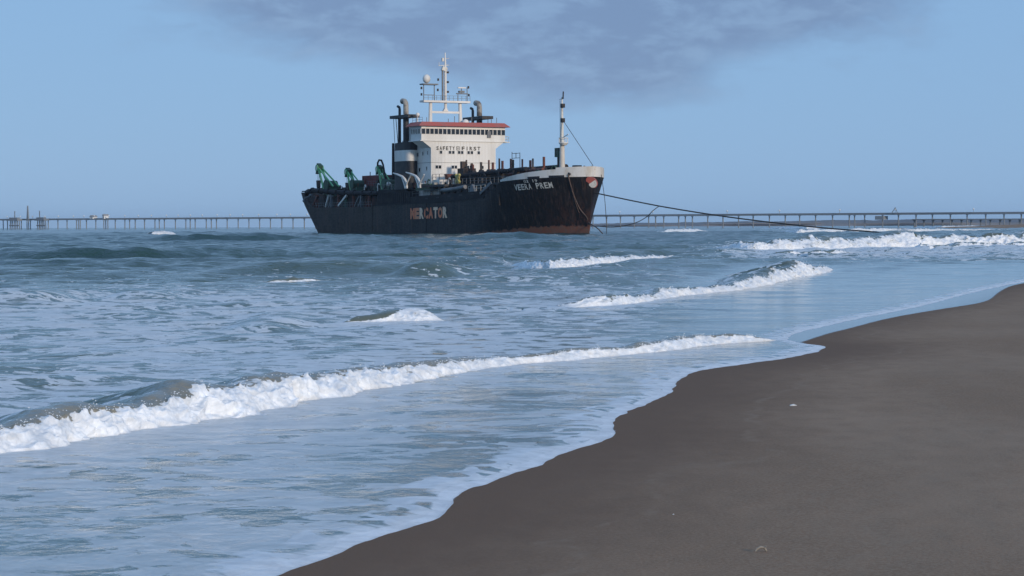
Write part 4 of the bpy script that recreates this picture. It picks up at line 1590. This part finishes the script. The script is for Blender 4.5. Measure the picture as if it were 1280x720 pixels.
m.box(-3.0, 9.5, -9.0, -7.0, 9.5, 9.95)
m.build('boat_deck', M_BLACK, ship)
for x_ in (-2.8, 3.0, 9.0):
    MB().beam((x_, -8.8, 7.7), (x_, -8.8, 9.5), 0.2).build('deck_pillar', M_DARK, ship)

# aft deck: suction pipe lying along the side, its cradles and the gantries ----------------------------------------
m = MB()
m.tube([(-59.0, -8.9, 9.55), (-56, -8.9, 9.75), (-40, -8.9, 9.0), (-22.0, -8.9, 8.55)], 0.52, 12)
m.tube([(-60.6, -8.9, 8.8), (-60.0, -8.9, 9.35), (-59.0, -8.9, 9.55)], [0.5, 0.6, 0.62], 12)
for x_ in np.arange(-57, -24, 4.6):
    zc = interp(x_, [(-56, 9.75), (-40, 9.0), (-22, 8.55)])
    m.tube([(x_, -8.9, zc), (x_ + 0.35, -8.9, zc)], 0.68, 12)
m.build('suction_pipe', M_NAVY, ship, True)
for i, x_ in enumerate((-54.5, -50.5, -46.5, -42.5, -38.5, -34.5, -30.5, -26.5)):
    m = MB()
    m.beam((x_, -8.9, 5.6), (x_, -8.9, 8.7), 0.45)
    m.beam((x_ - 1.8, -8.8, 5.7), (x_ + 0.6, -8.8, 8.4), 0.30)
    m.build('pipe_cradle', (M_RUST, M_DARK, M_GREY, M_RUST, M_DGREEN, M_RUST, M_GREY, M_RUST)[i], ship)
MB().beam((-42.0, -9.1, 6.2), (-37.6, -9.1, 8.4), 0.42).build('brace', M_BULW, ship)
MB().beam((-56.0, -9.1, 6.4), (-53.4, -9.1, 8.6), 0.36).build('brace', M_RUST, ship)
MB().beam((-49.4, -9.0, 6.0), (-47.6, -9.0, 8.6), 0.30).build('brace', M_BULW, ship)
MB().beam((-33.6, -9.0, 6.0), (-31.2, -9.0, 8.2), 0.30).build('brace', M_GREY, ship)
m = MB()
m.box(-57.5, -24.5, -4.6, 4.6, 5.6, 8.9)
m.box(-33, -24.5, -6.6, 6.6, 8.9, 10.3)
m.build('aft_house', M_DARK, ship)
m = MB()
m.tube([(-60.5, -9.3, 8.0), (-57.2, -9.2, 8.6)], 0.2, 6)
m.ball((-60.7, -9.3, 7.5), 0.42, 10, 6)
m.ball((-57.0, -9.3, 8.7), 0.35, 10, 6)
m.build('stern_fairlead', M_GREY, ship, True)
hull_strip('stern_rail', M_GREY, lambda x_: 9.45, lambda x_: 9.75, -62.4, -58.8, -0.02, n=8)


def gantry(xh, zh, xl, xs, zb_, scale=1.0, arch=False):
    """A-frame: head sheave, raking leg pair, back stay, fall with hook block, winch drum"""
    g_ = bpy.data.objects.new('gantry', None)
    col.objects.link(g_)
    g_.parent = ship
    yc = -7.5
    for s_ in (-0.7, 0.7):
        MB().beam((xh + 0.4, yc + s_ * 0.6, zh), (xl, yc + s_, zb_), 0.36 * scale, 0.42 * scale).build('leg', M_GREEN, g_)
        MB().beam((xh + 0.6, yc + s_ * 0.6, zh + 0.1), (xs, yc + s_, zb_ + 0.9), 0.26 * scale).build('stay', M_GREEN, g_)
    MB().tube([(xh, yc - 0.75, zh + 0.1), (xh, yc + 0.75, zh + 0.1)], 0.72 * scale, 14).build('sheave', M_GREEN, g_, True)
    MB().tube([(xh, yc - 0.78, zh + 0.1), (xh, yc + 0.78, zh + 0.1)], 0.42 * scale, 10).build('sheave_hub', M_BULW, g_, True)
    m_ = MB()
    m_.prism([(xh - 1.1 * scale, zh - 1.2 * scale), (xh + 0.6 * scale, zh - 0.7 * scale), (xh + 0.9 * scale, zh + 0.6 * scale), (xh - 0.4 * scale, zh + 1.2 * scale)], 1, yc - 0.5, yc + 0.5)
    m_.build('head_plate', M_DGREEN, g_)
    m_ = MB()
    m_.beam((xh - 0.9 * scale, yc, zh), (xh - 0.9 * scale, yc, zh - 3.2 * scale), 0.06)
    m_.beam((xh - 0.2 * scale, yc, zh), (xh - 0.2 * scale, yc, zh - 3.2 * scale), 0.06)
    m_.build('fall', M_DARK, g_)
    m_ = MB()
    m_.prism([(xh - 1.1 * scale, zh - 2.6 * scale), (xh - 0.1 * scale, zh - 2.6 * scale), (xh - 0.2 * scale, zh - 4.0 * scale), (xh - 0.55 * scale, zh - 4.6 * scale), (xh - 0.9 * scale, zh - 4.0 * scale)], 1, yc - 0.35, yc + 0.35)
    m_.build('hook_block', M_DARK, g_)
    m_ = MB()
    m_.tube([(xl + 2.2 * scale, yc - 1.3, zb_ + 1.2), (xl + 2.2 * scale, yc + 1.3, zb_ + 1.2)], 1.0 * scale, 12)
    m_.tube([(xl + 2.2 * scale, yc - 1.35, zb_ + 1.2), (xl + 2.2 * scale, yc - 1.1, zb_ + 1.2)], 1.25 * scale, 12)
    m_.box(xl + 0.6, xl + 4.4 * scale, yc - 0.9, yc + 0.9, zb_ - 1.2, zb_ + 0.6)
    m_.build('winch', M_DGREEN, g_, True)
    if arch:
        MB().tube([(xh, yc - 0.4, zh), (xh - 0.1, yc - 0.4, zh + 1.4), (xh + 0.6, yc - 0.4, zh + 2.0), (xh + 1.8, yc - 0.4, zh + 1.9), (xh + 2.6, yc - 0.4, zh + 1.0), (xh + 4.2, yc - 0.4, zh - 3.0)], 0.2, 8).build('hose_arch', M_NAVY, g_, True)
    return g_


gantry(-56.2, 14.6, -52.0, -47.0, 9.6)
gantry(-40.4, 13.4, -37.6, -35.0, 9.6, 0.85)
gantry(-24.2, 13.6, -21.4, -19.4, 9.4, 0.85, True)
m = MB()
m.box(-37.4, -26.6, -5.6, -3.0, 10.303, 12.6)
cont = m.build('container', M_REDBOX, ship)
for i in range(9):
    x_ = -37.0 + i * 1.0
    MB().box(x_, x_ + 0.3, -5.68, -5.605, 10.5, 12.4).build('container_rib', M_REDBOX, cont)
m = MB()
m.box(-22.6, -20.2, -6.5, -4.0, 9.4, 12.0)
m.build('pump_house', M_DGREEN, ship)
MB().box(-21.8, -16.6, -5.2, -3.0, 10.8, 12.4).build('red_locker', M_REDBOX, ship)
MB().ball((-19.0, -8.0, 10.4), 0.75, 12, 8, 0.8).build('life_raft', M_BULW, ship, True)
# clutter between the gantries
rr = random.Random(5)
for i in range(26):
    x_ = -58 + i * 1.5 + rr.uniform(-0.4, 0.4)
    zt = rr.uniform(9.6, 11.6)
    y_ = rr.uniform(-7.8, -5.0)
    if i % 3 == 0:
        MB().tube([(x_, y_, 8.7), (x_, y_, zt)], rr.uniform(0.12, 0.3), 7).build('vent_pipe', rr.choice([M_DARK, M_BLACK, M_DGREEN]), ship)
    elif i % 3 == 1:
        MB().box(x_, x_ + rr.uniform(0.8, 1.8), y_, y_ + 1.2, 8.7, zt - 0.6).build('deck_box', rr.choice([M_DARK, M_BLACK, M_NAVY]), ship)
    else:
        MB().beam((x_, y_, 8.8), (x_ + rr.uniform(-0.8, 1.2), y_, zt + 0.6), 0.14).build('stanchion', rr.choice([M_DARK, M_RUST]), ship)
railing([(-57, -6.1, 8.9), (-34, -6.1, 8.9)], h=1.1, mat=M_DARK)
for (x_, z_) in ((-31.5, 14.3), (-34.5, 13.4), (-28.0, 13.8)):
    MB().beam((x_, -5.0, 10.2), (x_, -5.0, z_), 0.13).build('aerial', M_DARK, ship)
for i in range(14):
    x_ = -30 + i * 0.9
    MB().beam((x_, -8.7, 5.7), (x_ + rr.uniform(-0.9, 0.9), -8.6, 8.2), 0.12).build('stanchion', rr.choice([M_DARK, M_RUST, M_DARK]), ship)

# gear crowding the side decks amidships and aft
TINT = [M_DARK, M_RUST, M_GREY, M_DGREEN, M_BLACK, M_NAVY, M_BULW, M_PIPE]
for i in range(64):
    x_ = rr.uniform(-20, 32) if i % 2 else rr.uniform(-58, -20)
    base = 9.95 if x_ > 3.5 else (9.3 if x_ > -21 else 8.9)
    y_ = rr.uniform(-7.0, -3.0) if x_ > 3.5 else rr.uniform(-8.6, -7.3) if x_ > -21 else rr.uniform(-8.2, -4.8)
    k = i % 5
    mt = rr.choice(TINT)
    if k == 0:
        MB().tube([(x_, y_, base), (x_, y_, base + rr.uniform(0.8, 2.0))], rr.uniform(0.10, 0.22), 7).build('vent_pipe', mt, ship, True)
    elif k == 1:
        z_ = base + rr.uniform(0.7, 1.5)
        MB().tube([(x_, y_, base), (x_, y_, z_), (x_ + 0.2, y_, z_ + 0.25), (x_ + 0.6, y_, z_ + 0.3), (x_ + 0.8, y_, z_)], 0.12, 7).build('gooseneck_vent', mt, ship, True)
    elif k == 2:
        MB().box(x_, x_ + rr.uniform(0.5, 1.3), y_ - 0.4, y_ + 0.4, base, base + rr.uniform(0.5, 1.2)).build('deck_box', mt, ship)
    elif k == 3:
        MB().beam((x_, y_, base), (x_ + rr.uniform(-1.2, 1.2), y_, base + rr.uniform(1.2, 2.4)), 0.10).build('stanchion', mt, ship)
    else:
        m = MB()
        z_ = base + 0.7
        m.tube([(x_, y_ - 0.45, z_), (x_, y_ + 0.45, z_)], 0.34, 10)
        m.tube([(x_, y_ - 0.5, z_), (x_, y_ - 0.42, z_)], 0.55, 10)
        m.tube([(x_, y_ + 0.42, z_), (x_, y_ + 0.5, z_)], 0.55, 10)
        m.box(x_ - 0.2, x_ + 0.2, y_ - 0.4, y_ + 0.4, base, z_)
        m.build('cable_reel', mt, ship, True)
railing([(-57, -9.2, 5.8), (-24.6, -9.2, 5.8)], h=1.1, mat=M_GREY, step=1.4)
railing([(-33, -6.6, 10.3), (-24.5, -6.6, 10.3)], h=1.0, mat=M_GREY, step=1.2)

# foremast --------------------------------------------------------------------------------------------------------
fm = bpy.data.objects.new('foremast', None)
col.objects.link(fm)
fm.parent = ship
XF = 40.6
MB().tube([(XF, 0, 9.7), (XF, 0, 16.8)], [0.62, 0.45], 10).build('lower_mast', M_BULW, fm, True)
MB().tube([(XF, 0, 16.8), (XF, 0, 22.0), (XF, 0, 25.6)], [0.34, 0.24, 0.12], 8).build('topmast', M_LETTER, fm, True)
MB().beam((XF - 1.2, 0.0, 9.7), (XF - 1.2, 0.0, 15.4), 0.5).build('mast_ladder', M_DARK, fm)
MB().beam((XF - 0.75, 0.0, 15.0), (XF - 0.75, 0.0, 25.0), 0.07).build('mast_ladder', M_GREY, fm)
m = MB()
m.tube([(XF + 0.5, 0, 16.6), (XF + 0.5, 0, 17.0)], [0.5, 0.85], 12)
m.tube([(XF + 0.5, 0, 17.0), (XF + 0.5, 0, 17.15)], 0.9, 12)
m.ring((XF + 0.5, 0, 18.0), (0, 0, 1), 0.85, 0.06, 14, 6)
for a in range(8):
    an = a * math.pi / 4
    m.beam((XF + 0.5 + 0.85 * math.cos(an), 0.85 * math.sin(an), 17.1), (XF + 0.5 + 0.85 * math.cos(an), 0.85 * math.sin(an), 18.0), 0.06)
m.beam((XF, 0, 18.0), (XF + 2.3, 0, 18.6), 0.14)
m.build('crow_nest', M_BULW, fm, True)
MB().box(XF - 2.0, XF - 0.5, -0.5, 0.4, 14.5, 16.2).build('mast_box', M_DGREEN, fm)
for z_ in (20.9, 23.6):
    MB().box(XF - 0.05, XF + 0.6, -0.3, 0.3, z_, z_ + 0.75).build('lamp', M_DARK, fm)
m = MB()
m.beam((XF - 0.9, 0, 25.2), (XF + 0.7, 0, 25.3), 0.09)
m.beam((XF + 0.4, 0, 25.3), (XF + 0.5, 0, 26.6), 0.18)
m.build('yard', M_DARK, fm)
MB().tube([(XF + 0.2, 0, 21.4), (52.0, 0, 12.6)], 0.05, 6).build('forestay', M_DARK, fm)

# ------------------------------------------------------------------ mooring lines
def cable(name, pts, r, mat, label, cat='rope', group=None):
    n = 8
    P = [Vector(p) for p in pts]
    out = []
    for i in range(len(P) - 1):
        p0, p1, p2, p3 = P[max(i - 1, 0)], P[i], P[i + 1], P[min(i + 2, len(P) - 1)]
        for k in range(n):
            t = k / n
            out.append(0.5 * ((2 * p1) + (p2 - p0) * t + (2 * p0 - 5 * p1 + 4 * p2 - p3) * t * t + (3 * p1 - p0 - 3 * p2 + p3) * t ** 3))
    out.append(P[-1])
    o = MB().tube(out, r, 7).build(name, mat, None, True)
    tag(o, label, cat, group)
    return o


bow_pt = SHIPM @ Vector((51.4, 0.6, 7.7))
path = [bow_pt]
for (px, py), dep in zip([(824, 257.5), (909, 271), (993, 281.2), (1050, 286.6), (1098, 290.6), (1130, 293.2)], [392, 380, 368, 360, 353, 348]):
    path.append(at_depth(px, py, dep))
path[-1].z = -0.4
cable('mooring_rope', path, 0.115, M_ROPE, 'thick dark mooring rope sagging from the bow to the surf on the right')
j = path[1]
cable('mooring_rope', [j, at_depth(816, 263.5, 393), at_depth(809, 270.5, 395), at_depth(797, 277.5, 398), at_depth(783, 281.6, 402), at_depth(766, 284, 405), at_depth(750, 283, 408)], 0.07, M_CHAIN,
      'thin slack line hanging from the mooring rope back to the bow')
a = SHIPM @ Vector((51.0, 1.9, 11.0))
cable('hanging_rope', [a + Vector((0.35, 0, 0)), at_depth(756, 250, a.y - 0.3), at_depth(758, 280, a.y - 0.3), at_depth(758.5, 296, a.y - 0.3)], 0.055, M_ROPE, 'thin rope hanging straight down off the bow into the water')
fx = SHIPM @ Vector((XL, -half(XL, 10.8) - 0.2, 11.05))


def on_hull(px, py):
    """the point of the starboard shell seen at a pixel, a little proud of the plating"""
    z = 6.0
    for _ in range(12):
        x_ = shell_x(px, z)
        q = SHIPM @ Vector((x_, -half(x_, z), z))
        z += (project(q)[1] - py) * q.y / F
    q = SHIPM @ Vector((x_, -half(x_, z), z))
    return q + (Vector((0, 0, EYE)) - q).normalized() * 0.2


cable('anchor_cable', [fx, on_hull(713, 230), on_hull(718, 246), on_hull(725, 261), on_hull(733, 271), on_hull(741, 279), at_depth(747, 285.5, 402), at_depth(755, 294, 400)], 0.10, M_CHAIN,
      'rusty cable running from the white bow bulwark down the black hull to the water', 'cable')
cable('anchor_cable', [fx + Vector((0.1, 0, 0)), on_hull(714.5, 236), on_hull(719, 252), on_hull(722.5, 262), on_hull(724, 266)], 0.06, M_CHAIN,
      'short pale cable hanging beside the longer one on the bow plating', 'cable')

# ------------------------------------------------------------------ the pier
M_PIER = material('pier_concrete', (0.24, 0.26, 0.28), 0.9, var=(0.19, 0.21, 0.23), vscale=0.02, spec=0.2)
M_PIERL = material('pale_pier_concrete', (0.30, 0.30, 0.30), 0.9, spec=0.2)
M_LAMPW = material('white_lamp_housing', (0.8, 0.8, 0.78), 0.4)
PA, PB = Vector((-460, 1960, 0)), Vector((520, 1197, 0))
PD = (PB - PA).normalized()
PLEN = (PB - PA).length
PYAW = math.atan2(PD.y, PD.x)
pier = bpy.data.objects.new('pier', None)
col.objects.link(pier)
pier.location = PA
pier.rotation_euler = (0, 0, PYAW)
tag(pier, 'long grey pier on thin piles crossing the horizon behind the ship', 'pier')
m = MB()
m.box(-60, PLEN, -2.0, 2.0, 8.0, 8.75)
m.build('deck', M_PIER, pier)
m = MB()
m.box(-60, PLEN, -2.05, -1.9, 8.752, 9.05)
m.tube([(-60, -1.2, 9.2), (PLEN, -1.2, 9.2)], 0.22, 6)
m.tube([(-60, -0.4, 9.2), (PLEN, -0.4, 9.2)], 0.22, 6)
m.build('pipeline', M_PIER, pier)
pile = MB().tube([(0, 0, -2.0), (0, 0, 7.6)], 0.42, 8).box(-0.45, 0.45, -0.8, 0.8, 7.7, 7.998).mesh('pile', True)
pr = random.Random(3)
n_pile = int((PLEN + 60) / 11.9)
for i in range(n_pile):
    x_ = -60 + i * 11.9 + pr.uniform(-0.6, 0.6)
    o = link_mesh('pile', pile, M_PIERL if pr.random() < 0.10 and x_ > 500 else M_PIER, pier)
    o.location = (x_, 0, 0)
    if pr.random() < 0.10:
        o = link_mesh('pile', pile, M_PIER, pier)
        o.location = (x_ + pr.uniform(3.5, 6), 0, 0)
post = MB().beam((0, 0, 8.75), (0, 0, 11.0), 0.16).mesh('lamp_post')
head = MB().ball((0, 0, 11.3), 0.62, 8, 6, 0.8).mesh('lamp_head', True)
post.materials.append(M_PIER)
head.materials.append(M_LAMPW)
xl = -50.0
while xl < PLEN - 5:
    o = link_mesh('lamp_post', post, None, pier)
    o.location = (xl, -2.9, 0)
    h_ = link_mesh('lamp_head', head, None, o)
    xl += pr.uniform(12, 20) if xl < 480 else pr.uniform(22, 60)


def pier_s(px):
    """distance along the pier of the point seen at a photograph column"""
    a = (px - 640) / F
    return (a * PA.y - PA.x) / (PD.x - a * PD.y)


# mooring dolphins and their masts at the seaward end
for pxa, pxb, mast_px, mz in ((20, 32, 26, 16.0), (54, 65, 57, 16.0)):
    xa, xb = pier_s(pxa), pier_s(pxb)
    d_ = bpy.data.objects.new('dolphin', None)
    col.objects.link(d_)
    d_.parent = pier
    for i in range(6):
        x_ = xa + (xb - xa) * i / 5
        MB().beam((x_, -6, -2), (x_ + (0.7 if i < 3 else -0.7 if i > 3 else 0), -6, 9.2), 0.6).build('pile', M_PIER, d_)
    m = MB()
    m.box(xa - 0.4, xb + 0.4, -9, -3.4, 7.6, 9.3)
    m.box(xa + 1.0, xb - 1.0, -8, -5, 9.3, 10.4)
    m.box(xa, xb, -7, -6.4, 3.0, 4.0)
    m.build('cap', M_PIER, d_)
    MB().beam((pier_s(mast_px), -6, 9.0), (pier_s(mast_px), -6, mz), 0.6).build('mast', M_PIER, d_)
MB().prism([(-1.3, 8.75), (1.3, 8.75), (0.25, 20.5), (-0.25, 20.5)], 1, -5, -4).build('tower', M_PIER, pier).location = (pier_s(40.5), 0, 0)
for px in (36, 38, 98, 100.5, 102.5, 132, 137):
    o = link_mesh('pile', pile, M_PIER, pier)
    o.location = (pier_s(px), -1.5, 0)
for px, wd, zt in ((118, 4.0, 10.6), (133, 2.0, 11.4)):
    x_ = pier_s(px)
    hut = MB().box(x_ - wd / 2, x_ + wd / 2, -3, 2, 8.76, zt).build('hut', M_LAMPW, pier)
    MB().prism([(x_ - wd / 2 - 0.4, zt + 0.003), (x_ + wd / 2 + 0.4, zt + 0.003), (x_, zt + 1.4)], 1, -3.3, 2.3).build('hut_roof', M_PIERL, hut)
    MB().box(x_ - 0.6, x_ + 0.6, -3.06, -3.003, 8.8, zt - 0.5).build('hut_door', M_PIER, hut)
# work stage hung under the deck on the right
x_ = pier_s(1101)
m = MB()
m.box(x_ - 2.5, x_ + 3.5, -3.0, 3.0, 5.0, 7.3)
m.build('service_cabin', M_PIER, pier)
m = MB()
m.beam((pier_s(1117), -3, 8.7), (pier_s(1122), -3, 12.6), 0.35)
m.beam((pier_s(1122), -3, 12.6), (pier_s(1125), -3, 8.8), 0.3)
m.build('davit', M_PIER, pier)

# lower trestle nearer the shore on the right
trs = bpy.data.objects.new('trestle', None)
col.objects.link(trs)
trs.location = PA
trs.rotation_euler = (0, 0, PYAW)
tag(trs, 'low secondary trestle under the landward end of the pier at right', 'trestle')
xa = pier_s(1153)
MB().box(xa, PLEN, -14.0, -10.0, 4.6, 5.3).build('deck', M_PIER, trs)
lp = MB().tube([(0, -12, -2.0), (0, -12, 4.4)], 0.5, 8).box(-0.6, 0.6, -12.9, -11.1, 4.2, 4.598).mesh('pile', True)
lp.materials.append(M_PIER)
x_ = xa + 0.8
while x_ < PLEN:
    o = link_mesh('pile', lp, None, trs)
    o.location = (x_, 0, 0)
    x_ += 6.4

# ------------------------------------------------------------------ small things on the sand
def sand_z(p):
    d_ = sdist(np.array([p.x]), np.array([p.y]), SHORE_S)
    return float(sand_height(np.array([p.x]), np.array([p.y]), d_)[0])


def sand_at(px, py):
    p = ground(px, py)
    for _ in range(4):
        p = ground(px, py, sand_z(p))
    return p


M_SHELL = material('bleached_shell', (0.72, 0.70, 0.66), 0.5, var=(0.55, 0.50, 0.44), vscale=30)
M_DRIFT = material('grey_driftwood', (0.30, 0.27, 0.23), 0.9, var=(0.16, 0.13, 0.10), vscale=25)


def shell(px, py, r, yaw, label):
    p = sand_at(px, py)
    m_ = MB()
    n, k = 18, 6
    vs_ = [(0, 0, r * 0.55)]
    fs = []
    for j in range(1, k + 1):
        u = j / k
        for i in range(n):
            a = 2 * math.pi * i / n
            rib = 1 + 0.05 * math.cos(9 * a)
            vs_.append((r * 1.3 * math.sin(u * 1.5) * math.cos(a) * rib, r * 0.9 * math.sin(u * 1.5) * math.sin(a) * rib, r * 0.55 * math.cos(u * 1.57) - 0.004))
    for i in range(n):
        fs.append((0, 1 + i, 1 + (i + 1) % n))
    for j in range(k - 1):
        for i in range(n):
            fs.append((1 + j * n + i, 1 + (j + 1) * n + i, 1 + (j + 1) * n + (i + 1) % n, 1 + j * n + (i + 1) % n))
    o_ = m_.add(vs_, fs).build('seashell', M_SHELL, None, True)
    o_.location = (p.x, p.y, p.z)
    o_.rotation_euler = (0, 0.1, yaw)
    tag(o_, label, 'shell')


shell(992, 507, 0.030, 0.3, 'white seashell lying alone in the middle of the dark sand')
shell(842, 643, 0.010, 1.0, 'tiny pale shell on the sand near the swash, left of the driftwood bit')
p = sand_at(951, 690)
m = MB()
m.tube([(-0.028, 0, 0.004), (-0.018, 0.0, 0.018), (0.0, 0.0, 0.026), (0.018, 0.0, 0.022), (0.03, 0.004, 0.004)], [0.004, 0.006, 0.007, 0.007, 0.005], 7)
m.tube([(0.016, 0.0, 0.02), (0.028, -0.01, 0.03)], [0.005, 0.002], 6)
o = m.build('driftwood_piece', M_DRIFT, None, True)
o.location = (p.x, p.y, p.z)
tag(o, 'small arched bit of driftwood on the dark sand in the foreground', 'driftwood')


# ------------------------------------------------------------------ sea haze
def make_haze():
    m = bpy.data.materials.new('sea_haze')
    m.use_nodes = True
    t = NT(m.node_tree)
    out = t.new('ShaderNodeOutputMaterial')
    v = t.new('ShaderNodeVolumePrincipled')
    v.inputs['Color'].default_value = (0.62, 0.80, 1.0, 1)
    v.inputs['Density'].default_value = 0.6e-4
    v.inputs['Anisotropy'].default_value = 0.1
    t.link(v.outputs[0], out.inputs['Volume'])
    o = MB().box(-7600, 7600, -60, 9300, -4.0, 42.0).build('haze', m)
    tag(o, kind='stuff')


make_haze()
